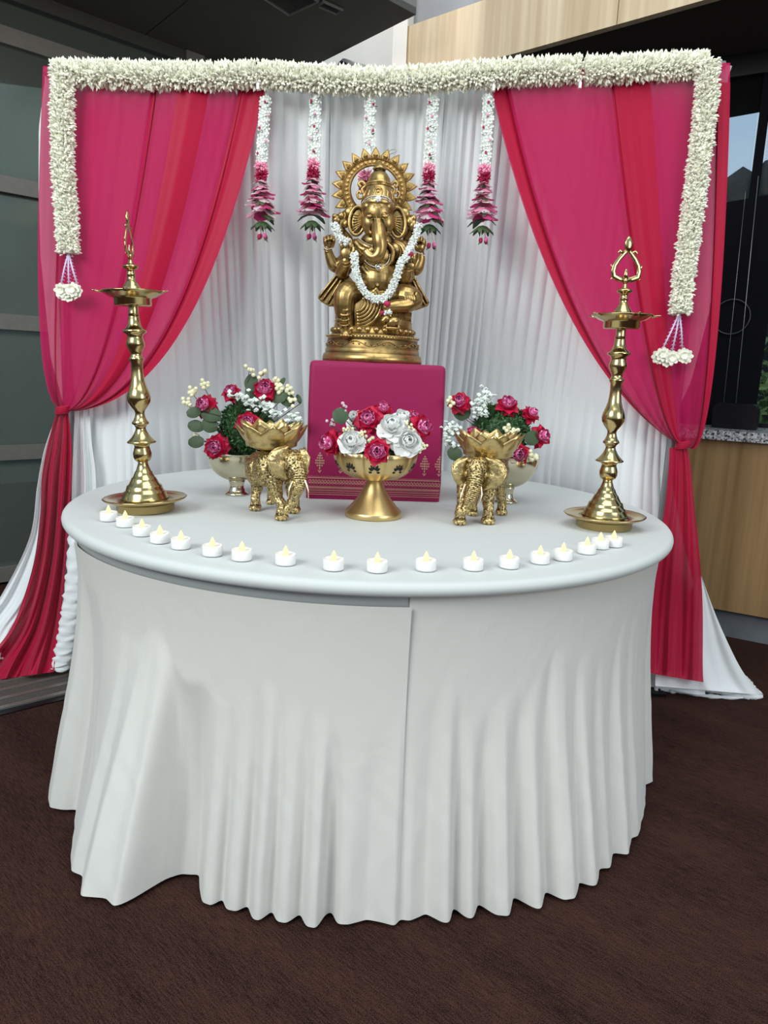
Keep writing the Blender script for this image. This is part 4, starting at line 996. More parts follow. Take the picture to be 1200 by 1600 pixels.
def heart(material, r_, h):
    mb = MB()
    for k in range(3):
        P = []
        for i in range(16):
            a = 2*PI*i/15*.85+k*2.1; P.append([(math.cos(a)*r_*(.35+.22*k+.1*i/15)*s_, math.sin(a)*r_*(.35+.22*k+.1*i/15)*s_, z) for s_, z in ((.7, 0), (1.0, h*.5), (.85, h*(1-.08*k)), (.70, h*(1.02-.08*k)))])
        mb.grid(P)
    me = mb.mesh('rose_heart'); me.materials.append(material); return me
HM = heart(M['rose_heart'], .0082, .0195); HW = heart(M['white_rose'], .010, .021)
def rose(p, face, size, label, kind='red', name='rose', group=None, full=True):
    e_ = empty(name, p, label, 'flower', group); B3 = basis(face); e_.rotation_mode = 'QUATERNION'
    e_.rotation_quaternion = B3.to_quaternion(); e_.scale = (size*1.3,)*3
    Z_ = Matrix.Rotation
    inst(HM if kind == 'red' else HW, 'rose_heart', Matrix.Translation((0, 0, .001)), e_)
    rings = ((PM_in, 4, 18, .0030, .004), (PM_in, 5, 36, .0038, .001), (PM_mid, 5, 48, .004, -.001), (PM_out, 6, 62, .004, -.003), (PM_out, 6, 84, .003, -.006)) if kind == 'red' else ((PW_in, 4, 18, .003, .001), (PW_in, 5, 38, .0035, -.001), (PW_out, 6, 60, .004, -.003), (PW_out, 6, 78, .003, -.006))
    for ri, (me, n, tilt, off, z) in enumerate(rings):
        for k in range(n):
            a = 360*k/n+ri*37+rng.uniform(-8, 8); t_ = tilt+rng.uniform(-7, 7); sc2 = rng.uniform(.9, 1.1)
            m_ = Z_(math.radians(a), 4, 'Z') @ Matrix.Translation((0, off, z)) @ Z_(-math.radians(t_), 4, 'X') @ Matrix.Scale(sc2, 4)
            inst(me, 'petal', m_, e_)
    mb = MB(); mb.tube([(0, 0, -.004), (0, 0, -.03), (0, .0, -.045)], [.004, .0018, .0015], 6); st = mb.build('stem', M['leaf'], None); st.parent = e_
    return e_
def towards(px, py, lift=.35, side=0): return np.array([side, -1.0, lift])
def berries(p, n, spread, label, r_=.0068, material='berry', name='berry_cluster', cat='berries', stem_to=None, group=None):
    e_ = empty(name, p, label, cat, group)
    me = MB().ell((0, 0, 0), r_, 9, 6).mesh('berry'); me.materials.append(M[material]); mbs = MB(); root = np.array(stem_to) if stem_to is not None else p-np.array([0, -.01, .03])
    for k in range(n):
        q = np.clip(rng.normal(size=3), -1.5, 1.5)*spread*[1, .6, 1]; inst(me, 'berry', Matrix.Translation(Vector(q)), e_); mbs.tube([p+q, p+q*.3-[0, 0, spread*.8]], .0006, 4)
    mbs.tube([p-[0, 0, spread*.6], (p+root)/2, root], .0011, 5); mbs.build('stem', M['stem'], e_); return e_
def breath(p, n, spread, label, stem_to):
    e_ = empty('white_flower_spray', p, label, 'flower')
    mb = MB()
    for k in range(4): 
        a = 2*PI*k/4; mb.ell((math.cos(a)*.0036, 0, math.sin(a)*.0036), (.0040, .0028, .0040), 6, 4)
    mb.ell((0, -.0015, 0), .0022, 6, 4); me = mb.mesh('floret'); me.materials.append(M['breath']); mbs = MB()
    for k in range(n):
        q = rng.normal(size=3)*np.array(spread); inst(me, 'floret', Matrix.Translation(Vector(q)) @ Matrix.Rotation(rng.uniform(0, 6), 4, 'X'), e_); mbs.tube([p+q, p+q*.4-[0, 0, .012], np.array(stem_to)], .0005, 4)
    mbs.build('stem', M['leaf'], e_); return e_
def leaf_obj(p, face, w, l, rot, parent, material='euc'):
    P = []
    for i in range(7):
        t_ = i/6; ww = w*math.sin(PI*min(.97, .08+.86*t_))**.6
        P.append([(s_*ww, .10*w*(s_*s_)+.1*l*(t_-.5)**2, l*(t_)) for s_ in (-1, -.5, 0, .5, 1)])
    mb = MB(); mb.grid(P); me = mb.mesh('leaf'); me.materials.append(M[material])
    f_ = Vector([float(x) for x in face]).normalized(); y = -f_; z = Vector((0, 0, 1)); z = (z-y*z.dot(y)).normalized(); x = y.cross(z)
    R_ = Matrix((x, y, z)).transposed().to_4x4(); R_ = R_ @ Matrix.Rotation(rot, 4, 'Y')
    return inst(me, 'leaf', Matrix.Translation(Vector(p)) @ R_, parent)
def sprig(leaves, stem_to, label):
    """leaves: (base px, w px, l px, rot deg, Y)"""
    (x, y, w, l, r_, Y_) = leaves[0]; o_ = U(x, y, Y=Y_); e_ = empty('eucalyptus_sprig', o_, label, 'leaves'); mb = MB()
    pts = []
    for (x, y, w, l, r_, Y_) in leaves:
        p = U(x, y, Y=Y_); s_ = S(p); leaf_obj(p-o_, (rng.uniform(-.3, .3), -1, .25), w*s_, l*s_, math.radians(r_), e_); pts.append(p)
    mb.tube(pts+[np.array(stem_to)] if len(pts) > 0 else pts, .0013, 5); mb.build('stem', M['stem'], e_); return e_
def foliage(c, rad, n, label):
    """clipped boxwood dome: thousands of small leaves nobody could count"""
    e_ = empty('boxwood_dome', c, label, 'greenery'); c = np.array(c)
    mb = MB(); mb.ell(c, np.array(rad)*.86, 20, 12); mb.build('foliage_core', M['leaf'], e_)
    d = rng.normal(size=(n, 3)); d /= np.linalg.norm(d, axis=1)[:, None]; p = c+d*np.array(rad)*rng.uniform(.82, 1.04, n)[:, None]
    u_ = rng.normal(size=(n, 3))+d*.9; u_ /= np.linalg.norm(u_, axis=1)[:, None]; w_ = np.cross(u_, rng.normal(size=(n, 3))); w_ /= np.linalg.norm(w_, axis=1)[:, None]
    l = rng.uniform(.009, .015, n)[:, None]; V = np.stack([p, p+u_*l*.5+w_*l*.24, p+u_*l, p+u_*l*.5-w_*l*.24], 1)
    mb = MB(); mb.v = V.reshape(-1, 3).tolist(); mb.f = (np.arange(n)[:, None]*4+np.arange(4)[None]).tolist()
    lf = mb.build('boxwood_leaves', M['box_leaf'], e_, smooth=False); lf['kind'] = 'stuff'; return e_
# left arrangement (centre of the mound above the left bowl)
cL = BLp+np.array([0, 0, HL]); YL = cL[1]
foliage(U(385, 668, Y=YL), (.083, .075, .082), 3800, 'clipped boxwood dome filling the left bowl')
YLf = YL-.075
rose(U(321, 634, Y=YLf+.02), (-.35, -1, .45), 1.05, 'pink red rose at the upper left of the left bowl')
rose(U(361, 614, Y=YL-.03), (-.1, -.8, .75), .85, 'smaller pink red rose at the top of the left bowl')
rose(U(414, 610, Y=YL-.05), (.15, -1, .55), 1.1, 'pink red rose at the upper right of the left bowl, beside a round leaf')
rose(U(388, 662, Y=YLf-.015), (0, -1, .35), 1.12, 'pink red rose half behind the lotus dish of the left elephant')
rose(U(338, 699, Y=YLf-.01), (-.1, -1, .1), 1.15, 'open pink red rose hanging over the rim of the left bowl')
stL = cL+[0, 0, .01]
sprig([(391, 611, 11, 27, 2, YL-.05), (392, 622, 12, 24, 10, YL-.055)], stL, 'two round eucalyptus leaves standing up at the top of the left bowl')
sprig([(345, 650, 12, 32, -82, YLf), (313, 642, 9, 22, -105, YLf)], stL, 'eucalyptus leaves left of the boxwood, under the upper left rose')
sprig([(318, 668, 10, 26, -82, YLf), (340, 668, 12, 26, -75, YLf)], stL, 'round eucalyptus leaves at mid height on the left of the left bowl')
sprig([(318, 690, 10, 27, -95, YLf)], stL, 'dark eucalyptus leaf low at the left rim of the left bowl')
sprig([(425, 625, 10, 26, 62, YL-.055), (438, 620, 11, 24, 110, YL-.05), (436, 603, 4, 16, 35, YL-.05), (470, 630, 4, 15, -25, YL-.03)], stL, 'eucalyptus leaves and a thin leaf right of the upper right rose')
for x, y, n, w_ in ((300, 612, 13, 'upper, at the far left of the left bowl'), (292, 630, 8, 'lower, at the far left of the left bowl'), (318, 601, 7, 'on a thin stem above the left rose of the left bowl'), (434, 594, 8, 'topmost at the right of the left bowl'), (438, 609, 10, 'in the middle at the right of the left bowl'), (453, 608, 9, 'rightmost beside the crimson box'), (408, 585, 8, 'at the very top of the left bowl'), (389, 579, 5, 'above the standing round leaf'), (457, 628, 6, 'low at the right of the left bowl'), (306, 684, 11, 'hanging at the left rim of the left bowl')):
    berries(U(x, y, Y=YL-.05), n, .0085, 'cluster of cream berries '+w_, stem_to=stL, group=None)
for x, y, n, w_ in ((374, 618, 20, 'beside the top rose of the left bowl'), (395, 628, 26, 'in the middle of the left bowl'), (416, 637, 26, 'below the upper right rose of the left bowl'), (460, 655, 26, 'between the lotus dish and the crimson box'), (436, 645, 8, 'small, just above the lotus dish of the left elephant')):
    breath(U(x, y, Y=YL-.075), n, (.015, .008, .010), 'spray of tiny white flowers '+w_, stL)
# right arrangement
cR = BRp+np.array([0, 0, HR]); YR = cR[1]; stR = cR+[0, 0, .01]
foliage(U(783, 672, Y=YR), (.088, .075, .080), 3800, 'clipped boxwood dome filling the right bowl')
rose(U(718, 630, Y=YR-.05), (-.2, -.9, .55), 1.05, 'pink red rose at the upper left of the right bowl beside the box')
rose(U(793, 634, Y=YR-.04), (.05, -.75, .9), 1.1, 'wide pink red rose on top of the right bowl')
rose(U(829, 648, Y=YR-.03), (.6, -.6, .7), .85, 'darker red rose seen from the side on the right bowl')
rose(U(845, 682, Y=YR-.05), (.6, -.9, .3), 1.05, 'pink red rose at the right edge of the right bowl')
rose(U(808, 710, Y=YR-.085), (.1, -1, .1), 1.15, 'pink red rose over the rim of the right bowl behind the lotus dish')
rose(U(740, 676, Y=YR-.06), (-.1, -.7, .8), .7, 'small red rose mostly hidden by the lotus dish of the right elephant')
sprig([(822, 690, 12, 27, 62, YR-.085)], stR, 'round eucalyptus leaf beside the right edge rose')
sprig([(720, 715, 11, 24, -60, YR-.08)], stR, 'eucalyptus leaf hanging at the left rim of the right bowl')
sprig([(728, 655, 14, 26, -30, YR-.05)], stR, 'dark eucalyptus leaf under the upper left rose of the right bowl')
for x, y, n, w_ in ((794, 669, 10, 'in the middle of the right bowl'), (804, 672, 5, 'right of the middle of the right bowl'), (833, 712, 15, 'hanging at the right rim of the right bowl'), (703, 628, 5, 'tiny, left of the upper left rose of the right bowl')):
    berries(U(x, y, Y=YR-.085), n, .0085, 'cluster of cream berries '+w_, stem_to=stR)
for x, y, n, w_ in ((752, 630, 30, 'left of the top rose of the right bowl'), (762, 618, 18, 'highest on the right bowl'), (752, 642, 16, 'above the lotus dish of the right elephant'), (707, 670, 30, 'beside the crimson box on the right bowl'), (703, 688, 16, 'low beside the crimson box on the right bowl')):
    breath(U(x, y, Y=YR-.06), n, (.014, .008, .012), 'spray of tiny white flowers '+w_, stR)
# centre arrangement
cC = BC+np.array([0, 0, RIMC]); YC = cC[1]; stC = cC+[0, 0, -.01]
mb = MB(); mb.ell(cC+[0, 0, .0], (.098, .09, .030), 24, 12); fl = mb.build('floral_foam', M['leaf'], bc)
rose(U(576, 657, Y=YC-.055), (-.15, -.9, .5), 1.15, 'tall pink red rose standing left of centre in the centre bowl')
rose(U(517, 692, Y=YC-.05), (-.8, -.8, .1), 1.05, 'pink red rose leaning out at the left of the centre bowl')
rose(U(589, 706, Y=YC-.128), (0, -1, .15), 1.05, 'open pink red rose hanging over the front rim of the centre bowl')
rose(U(658, 668, Y=YC-.05), (.5, -.9, .35), 1.05, 'pink red rose leaning out at the right of the centre bowl')
rose(U(598, 642, Y=YC+.0), (.1, -.6, .8), .85, 'pink red rose at the back of the centre bowl')
rose(U(645, 652, Y=YC-.01), (.3, -.8, .6), .7, 'small pink red rosebud at the back right of the centre bowl')
rose(U(549, 692, Y=YC-.085), (-.1, -.9, .5), 1.1, 'white rose left of the front red rose in the centre bowl', kind='white')
rose(U(612, 668, Y=YC-.07), (0, -.8, .7), 1.2, 'white rose in the middle of the centre bowl', kind='white')
rose(U(636, 690, Y=YC-.085), (.2, -1, .3), 1.2, 'large white rose at the right front of the centre bowl', kind='white')
rose(U(628, 656, Y=YC-.03), (.2, -.7, .8), .9, 'white flower at the back of the centre bowl', kind='white')
rose(U(556, 656, Y=YC-.02), (-.3, -.7, .7), .8, 'white flower peeping out behind the tall red rose', kind='white')
sprig([(541, 658, 13, 25, -48, YC-.09)], U(555, 672, Y=YC-.06), 'round green eucalyptus leaf on a stalk over the centre bowl')
for x, y, n, w_, mt in ((536, 637, 9, 'pale pink, highest behind the round leaf of the centre bowl', 'petal_w'), (515, 661, 7, 'pale pink, left of the round leaf of the centre bowl', 'petal_w'), (544, 671, 14, 'cream, under the round leaf of the centre bowl', 'berry'), (563, 681, 14, 'cream, between the white and the tall red rose', 'berry'), (604, 684, 14, 'cream, above the front red rose', 'berry'), (616, 698, 12, 'cream, right of the front red rose at the rim', 'berry'), (660, 700, 12, 'cream, at the right rim of the centre bowl', 'berry'), (640, 664, 8, 'cream, between the white flowers of the centre bowl', 'berry')):
    berries(U(x, y, Y=YC-.075), n, .008, 'berry cluster, '+w_, r_=.0042, material=mt, stem_to=stC)
rims = ['first', 'second', 'third', 'fourth', 'fifth', 'sixth', 'seventh', 'eighth', 'ninth', 'tenth', 'last']
for k in range(11):
    a = PI+PI*(k+.5)/11; rr_ = .084 if k % 2 else .064
    berries(cC+np.array([rr_*math.cos(a), rr_*.95*math.sin(a)-.006, .020+.014*(k % 2 == 0)]), 13, .0085, 'cream berry cluster, '+rims[k]+' from the left along the front rim of the centre bowl', r_=.0050, stem_to=stC, group='berry filling of the centre bowl')
# ------------------------------------------------------------------ lotus dish (petals one by one)
M['tusk_gold'] = mat('pale_gold', (.86, .72, .46), metal=1, rough=.25)
def lotus_dish(parent, c, r_base, r_rim, h, n=9, turn=0.0):
    """c: bottom centre in world; petals are parts of the figurine"""
    org = np.array(origin_of(parent)); dish = MB(); dish.lathe([(0, 0), (r_base*1.1, 0), (r_base*1.9, h*.16), (r_rim*.70, h*.42), (r_rim*.74, h*.50), (r_rim*.5, h*.34), (0, h*.2)], 36, c)
    d_ = dish.build('dish', M['lotus'], parent)
    def pm(w, l_out, hh, tilt):
        P = []
        for i in range(9):
            t_ = i/8; ww = w*(math.sin(PI*(.10+.74*t_)))**.75*(1 if t_ < .6 else 1-((t_-.6)/.4)**1.7*.94)
            rr = r_base*.6+(l_out-r_base*.6)*(t_**.62*(1.06-.10*t_)) ; zz = hh*(t_**1.4)
            P.append([(s_*ww, -(rr-.10*ww*s_*s_*0-.38*ww*s_*s_*(.4+t_)), zz+.10*ww*s_*s_+.0014*math.cos(s_*7)*t_*(1-t_)*3) for s_ in np.linspace(-1, 1, 9)])
        mb = MB(); mb.grid(P); me = mb.mesh('petal'); me.materials.append(M['lotus']); return me
    A_ = pm(r_rim*.40, r_rim, h, 0); B_ = pm(r_rim*.37, r_rim*.90, h*1.06, 0)
    for k in range(n):
        for me, off, z in ((A_, 0, 0), (B_, .5, .002)):
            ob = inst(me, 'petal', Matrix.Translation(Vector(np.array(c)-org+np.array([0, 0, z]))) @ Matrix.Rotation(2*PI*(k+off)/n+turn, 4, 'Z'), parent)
            sd = ob.modifiers.new('t', 'SOLIDIFY'); sd.thickness = .0016; sd.offset = 0
def chain(mb, pts, n=12, sub=6):
    """pts: (point, radius) joined smoothly"""
    P = spline([list(p)+[r_] for p, r_ in pts], sub); mb.tube(P[:, :3], P[:, 3], n); mb.ell(P[0, :3], P[0, 3], n, 7); mb.ell(P[-1, :3], P[-1, 3], n, 7)

# ------------------------------------------------------------------ elephants
def elephant(label, feet, Yf, hipY, body, head, trunk, ears, tusks, eye, bowl, toes=True):
    cen = sum(U(x, y, Z=ZT+.001) for x, y, r_ in feet)/len(feet); e_ = empty('elephant_figurine', cen, label, 'figurine', 'gold elephant figurines carrying lotus dishes')
    s_ = S(cen); mb = MB()
    fp = [U(x, y, Z=ZT+.001) for x, y, r_ in feet]
    # legs: feet[0],[1] front, [2],[3] hind; hips given as px and taken at their own depth
    for (x, y, r_), f_, hip in zip(feet, fp, Yf):
        H_ = U(hip[0], hip[1], Y=f_[1]+hip[3]); rr = r_*s_
        mid = f_*.45+H_*.55+np.array([0, hip[4], 0])
        chain(mb, [(f_+[0, 0, rr*.75], rr*.82), (f_+[0, 0, rr*2.1], rr*.74), (mid, rr*.86), (H_, hip[2]*s_)], 14)
        mb.ell(f_+[0, -rr*.12, rr*.52], (rr*1.02, rr*1.08, rr*.56), 14, 8)
    for (x, y, Y_, rx, ry, rz) in body: mb.ell(U(x, y, Y=Y_), (rx*s_, ry*s_, rz*s_), 24, 16)
    for (x, y, Y_, rx, ry, rz) in head: mb.ell(U(x, y, Y=Y_), (rx*s_, ry*s_, rz*s_), 20, 14)
    tp = [(U(x, y, Y=Y_), r_*s_) for x, y, Y_, r_ in trunk]; chain(mb, tp, 16, 8)
    P = spline([list(p)+[r_] for p, r_ in tp], 10)
    for i in range(6, len(P)-2, 2):   # trunk rings
        d = P[i+1, :3]-P[i-1, :3]; d /= np.linalg.norm(d); a = np.cross(d, [1, 0, 0]); a /= np.linalg.norm(a); b_ = np.cross(d, a)
        mb.torus(P[i, :3], P[i, 3]*.98, .0017, n=18, k=5, ax=a, ay=b_)
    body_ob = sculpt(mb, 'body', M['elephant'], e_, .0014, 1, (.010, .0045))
    # ears: curved fans
    for (x, y, Y_, w, h, yaw, sg) in ears:
        o_ = U(x, y, Y=Y_); P = []
        for i in range(13):
            t_ = i/12; row = []
            for j in range(11):
                q = j/10; zz = (.5-q)*2; prof_ = (1-abs(zz)**2.6)**.5*(1-.28*max(0, -zz)) ; xx = t_*w*s_*2*prof_
                yy = .006*math.sin(t_*PI*.9)-.010*t_**3+.0016*math.sin(q*40+t_*5)*t_+.0025*math.sin(q*13)*t_; v = np.array([sg*xx, -yy*(1), zz*h*s_+.15*h*s_*t_*0])
                cy, sy = math.cos(yaw), math.sin(yaw); v = np.array([v[0]*cy-v[1]*sy, v[0]*sy+v[1]*cy, v[2]]); row.append(o_+v)
            P.append(row)
        m2 = MB(); m2.grid(P); eo = m2.build('ear', M['elephant'], e_); sd = eo.modifiers.new('t', 'SOLIDIFY'); sd.thickness = .0055; sd.offset = 0
        rim = MB(); rim.tube([P[12][j] for j in range(11)], .0032, 7); rim.build('ear_rim', M['elephant'], e_)
        ss = eo.modifiers.new('s', 'SUBSURF'); ss.levels = 1; ss.render_levels = 1
    for pts in tusks:
        m2 = MB(); P = spline([U(x, y, Y=Y_) for x, y, Y_ in pts], 5); n = len(P); m2.tube(P, [s_*2.3*(1-.85*i/(n-1)) for i in range(n)], 8); m2.build('tusk', M['tusk_gold'], e_)
    for x, y, Y_ in eye:
        p = U(x, y, Y=Y_); m2 = MB(); m2.ell(p, .0024, 10, 7); m2.build('eye', M['dark_hole'], e_)
        m2 = MB(); m2.torus(p, .0042, .0011, n=16, k=6, ax=(1, 0, 0), ay=(0, 0, .7)); m2.build('eyelid', M['elephant'], e_)
    for (x, y, r_), f_ in zip(feet, fp):
        for k in (-1, 0, 1):
            m2 = MB(); rr = r_*s_; m2.ell(f_+[k*rr*.55, -rr*(1.02-.16*abs(k)), rr*.28], (rr*.26, rr*.16, rr*.26), 8, 6); m2.build('toenail', M['lotus'], e_)
    (bx0, by0, Yb0, rb, rr2, h, turn) = bowl; lotus_dish(e_, U(bx0, by0, Y=Yb0), rb*s_, rr2*s_, h*s_, 8, turn)
    return e_
fl_ = [U(440, 814, Z=ZT), U(459, 802, Z=ZT), U(399, 799, Z=ZT), U(423, 788, Z=ZT)]
ya, yb_, yc, yd = [p[1] for p in fl_]
elephant('gold elephant with lotus dish on its back, head turned right, left of the centre bowl',
    [(440, 812, 10.5), (459, 801, 11), (399, 797, 10), (423, 787, 8)],
    [(427, 745, 15, .02, 0), (455, 745, 13, .03, 0), (403, 738, 16, .01, 0), (424, 742, 14, -.01, 0)], None,
    [(404, 733, yc+.01, 20, 34, 27), (420, 731, (ya+yc)/2, 24, 30, 29), (434, 728, ya+.045, 21, 26, 25), (441, 708, ya+.045, 14, 18, 14)],
    [(457, 722, ya-.005, 15, 16, 16), (454, 712, ya+.005, 10, 12, 9), (463, 712, ya+.005, 10, 12, 9), (463, 735, ya-.02, 12, 12, 13), (449, 734, ya+.0, 10, 10, 12)],
    [(464, 728, ya-.012, 13), (467, 742, ya-.028, 11.5), (467, 756, ya-.034, 9.8), (463, 768, ya-.034, 8.4), (458, 780, ya-.032, 7.0), (453, 789, ya-.034, 6.0), (448, 795, ya-.038, 5.0), (447, 799, ya-.04, 4.6)],
    [(450, 723, ya-.012, 14, 24, .45, -1), (470, 722, ya+.0, 7, 20, -.9, 1)],
    [[(457, 752, ya-.045), (452, 764, ya-.058), (450, 780, ya-.062)], [(476, 750, ya-.04), (481, 764, ya-.055), (482, 780, ya-.058)]],
    [(453, 727, ya-.041), ], (424, 702, (ya+yc)/2+.01, 20, 56, 39, .2))
gl = [U(717, 818, Z=ZT), U(763, 819, Z=ZT), U(737, 806, Z=ZT), U(783, 804, Z=ZT)]
ya, yb_, yc, yd = [p[1] for p in gl]
elephant('gold elephant with lotus dish on its back, facing front, right of the centre bowl',
    [(718, 819, 10.5), (762, 818, 11), (738, 805, 9.5), (783, 804, 10)],
    [(727, 760, 13, .02, 0), (763, 755, 14, .02, 0), (747, 745, 14, -.01, 0), (779, 742, 16, -.01, 0)], None,
    [(776, 735, yc+.005, 19, 32, 26), (765, 733, (ya+yc)/2, 24, 30, 28), (750, 735, ya+.045, 22, 24, 25), (756, 716, ya+.05, 18, 18, 14)],
    [(744, 730, ya-.010, 16, 17, 15), (738, 721, ya-.006, 9, 13, 7), (751, 721, ya-.006, 9, 13, 7), (742, 746, ya-.016, 13, 14, 14), (731, 741, ya-.004, 7, 10, 7), (756, 741, ya-.004, 7, 10, 7)],
    [(744, 737, ya-.022, 12), (742, 750, ya-.036, 11.5), (739, 764, ya-.042, 10.4), (735, 777, ya-.044, 9.2), (731, 788, ya-.042, 7.8), (726, 797, ya-.045, 6.6), (721, 801, ya-.05, 5.6), (718, 799, ya-.055, 5.0)],
    [(729, 737, ya-.004, 11, 22, .45, -1), (757, 740, ya-.002, 15.5, 25, -.30, 1)],
    [[(727, 756, ya-.04), (721, 772, ya-.058), (717, 790, ya-.064)], [(750, 756, ya-.04), (753, 772, ya-.058), (747, 793, ya-.064)]],
    [(731, 736, ya-.036), (757, 735, ya-.036)], (762, 717, (ya+yc)/2+.01, 20, 56, 40, 0.0))

# ------------------------------------------------------------------ seated elephant-headed statue
YS = origin_of(bx_)[1]-.005
sb = U(581, 567, Y=YS); sb[2] = ZB+.001
st = empty('deity_statue', sb, 'seated gold elephant-headed deity statue with sun-ray halo on the crimson box', 'statue')
ps_ = S(sb)
def g(x, y, dy=0.0): return U(x, y, Y=YS+dy)
def e3(mb, x, y, dy, rx, rz, ry=None, n=(36, 22), rot=0.0):
    ry = rx if ry is None else ry; c_, s_ = math.cos(rot), math.sin(rot); R_ = np.array([[c_, 0, s_], [0, 1, 0], [-s_, 0, c_]])
    mb.ell(g(x, y, dy), (rx*ps_, ry*ps_, rz*ps_), n[0], n[1], R_)
def ch(mb, pts, n=12): chain(mb, [(g(x, y, dy), r_*ps_) for x, y, dy, r_ in pts], n)
# base drum
mb = MB(); zt = lambda y: (567-y)*ps_
mb.lathe([(0, 0), (77*ps_, 0), (77.5*ps_, zt(562)), (76*ps_, zt(556)), (73*ps_, zt(554)), (73*ps_, zt(549)), (71.5*ps_, zt(547)), (70*ps_, zt(536)), (69.5*ps_, zt(533)), (71*ps_, zt(531)), (70*ps_, zt(528)), (64*ps_, zt(526)), (63*ps_, zt(521)), (59*ps_, zt(515)), (0, zt(513))], 72, sb)
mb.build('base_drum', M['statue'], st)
mb = MB()   # relief vine round the drum and beads on its rim
for k in range(90):
    a = 2*PI*k/90; mb.ell(sb+[71*ps_*math.cos(a), 71*ps_*math.sin(a), zt(529)], .0033, 6, 4)
prev = None
for k in range(145):
    a = 2*PI*k/144; p = sb+[71.3*ps_*math.cos(a), 71.3*ps_*math.sin(a), zt(541)+.008*math.sin(a*9)]
    if prev is not None: mb.tube([prev, p], .0014, 5)
    prev = p
    if k % 3 == 0: mb.ell(p+[0, 0, .006*(1 if math.sin(a*9) < 0 else -1)], (.004, .004, .0022), 7, 5)
mb.build('relief_band', M['statue'], st)
mb = MB()   # petalled plinth ring
for k in range(30):
    a = 2*PI*k/30; mb.ell(sb+[61*ps_*math.cos(a), 61*ps_*math.sin(a), zt(520)], (.012, .012, .009), 8, 6)
mb.build('plinth_petals', M['statue'], st)
# throne block
mb = MB(); mb.lathe([(0, zt(520)), (61*ps_, zt(520)), (59*ps_, zt(505)), (57*ps_, zt(490)), (60*ps_, zt(486)), (60*ps_, zt(478)), (56*ps_, zt(474)), (0, zt(470))], 40, sb)
mb.lathe([(58.5*ps_, zt(508)), (60.5*ps_, zt(506)), (58.5*ps_, zt(504))], 40, sb); mb.v = [(x, sb[1]+(y-sb[1])*.62, z) for x, y, z in mb.v]; mb.build('throne', M['statue'], st)
mb = MB()   # zigzag carving on the throne front
for k in range(40):
    a = -PI*.95+PI*.9*k/40; R_ = 59*ps_
    for q in (0, 1):
        a2 = a+.05*(1 if q else -1); mb.tube([sb+[R_*math.cos(a)*1.0, R_*math.sin(a)*1.0, zt(503)], sb+[R_*math.cos(a2), R_*math.sin(a2), zt(490)]], .0012, 4)
mb.v = [(x, sb[1]+(y-sb[1])*.63, z) for x, y, z in mb.v]; mb.build('throne_carving', M['statue'], st)

# figure: one fused body
b = MB()
e3(b, 590, 438, -.035, 33, 32, 30)              # belly
e3(b, 588, 402, -.015, 34, 27, 24)              # chest
e3(b, 566, 392, -.035, 15, 13, 12); e3(b, 616, 392, -.035, 15, 13, 12)
e3(b, 590, 378, -.02, 26, 16, 20)               # neck and shoulders
e3(b, 556, 388, -.015, 15, 14, 14); e3(b, 626, 390, -.015, 16, 15, 14)
e3(b, 590, 464, -.03, 42, 17, 30)               # lap
# head
e3(b, 590, 334, -.055, 23, 27, 22); e3(b, 590, 316, -.045, 22, 16, 22); e3(b, 576, 324, -.063, 11, 10, 12); e3(b, 604, 324, -.063, 11, 10, 12)
e3(b, 579, 348, -.070, 13.5, 17, 12.5); e3(b, 602, 348, -.070, 13.5, 17, 12.5); e3(b, 590, 350, -.074, 12, 18, 11); e3(b, 577, 361, -.07, 8, 6, 8); e3(b, 603, 363, -.07, 8, 6, 8)
ch(b, [(590, 346, -.080, 9), (591, 356, -.090, 10.5), (592, 366, -.101, 10.8), (593, 376, -.108, 10.5), (594, 388, -.108, 9.8), (591, 398, -.108, 9.3), (584, 402, -.108, 8.6), (577, 399, -.108, 7.2), (573, 394, -.108, 5.8)], 16)
e3(b, 580, 391, -.108, 5, 5, 5); e3(b, 583, 384, -.104, 4, 4, 4)
# arms: his right side (left in the picture)
ch(b, [(556, 386, -.0, 12), (538, 408, -.01, 11), (524, 416, -.015, 10), (517, 405, -.02, 8), (513, 392, -.025, 6.2), (512, 386, -.027, 5.8)])
e3(b, 514, 379, -.03, 8.5, 8, 6)
for k, (x, y) in enumerate(((507, 372), (512, 369), (517, 368), (521, 371))): ch(b, [(x+.5, 379, -.033, 2.6), (x, y, -.042, 2.4), (x+1.5, y+5, -.052, 2.2)], 8)
ch(b, [(520, 384, -.035, 2.8), (522, 377, -.048, 2.3)], 8)
ch(b, [(556, 394, -.02, 12), (540, 418, -.03, 11.5), (534, 425, -.045, 10.5), (538, 416, -.065, 8.5), (540, 408, -.075, 7)])
e3(b, 541, 395, -.082, 9.5, 11, 4.5)
for x0, x1, y1 in ((534.5, 533.0, 378), (538.6, 538.4, 372.5), (542.8, 543.5, 371.5), (546.8, 548.5, 375.5)): ch(b, [(x0, 390, -.084, 2.7), ((x0+x1)/2, (390+y1)/2, -.087, 2.6), (x1, y1, -.086, 2.1)], 8)
ch(b, [(549, 399, -.084, 3.2), (552, 392, -.088, 2.6), (552.5, 387, -.088, 2.1)], 8)
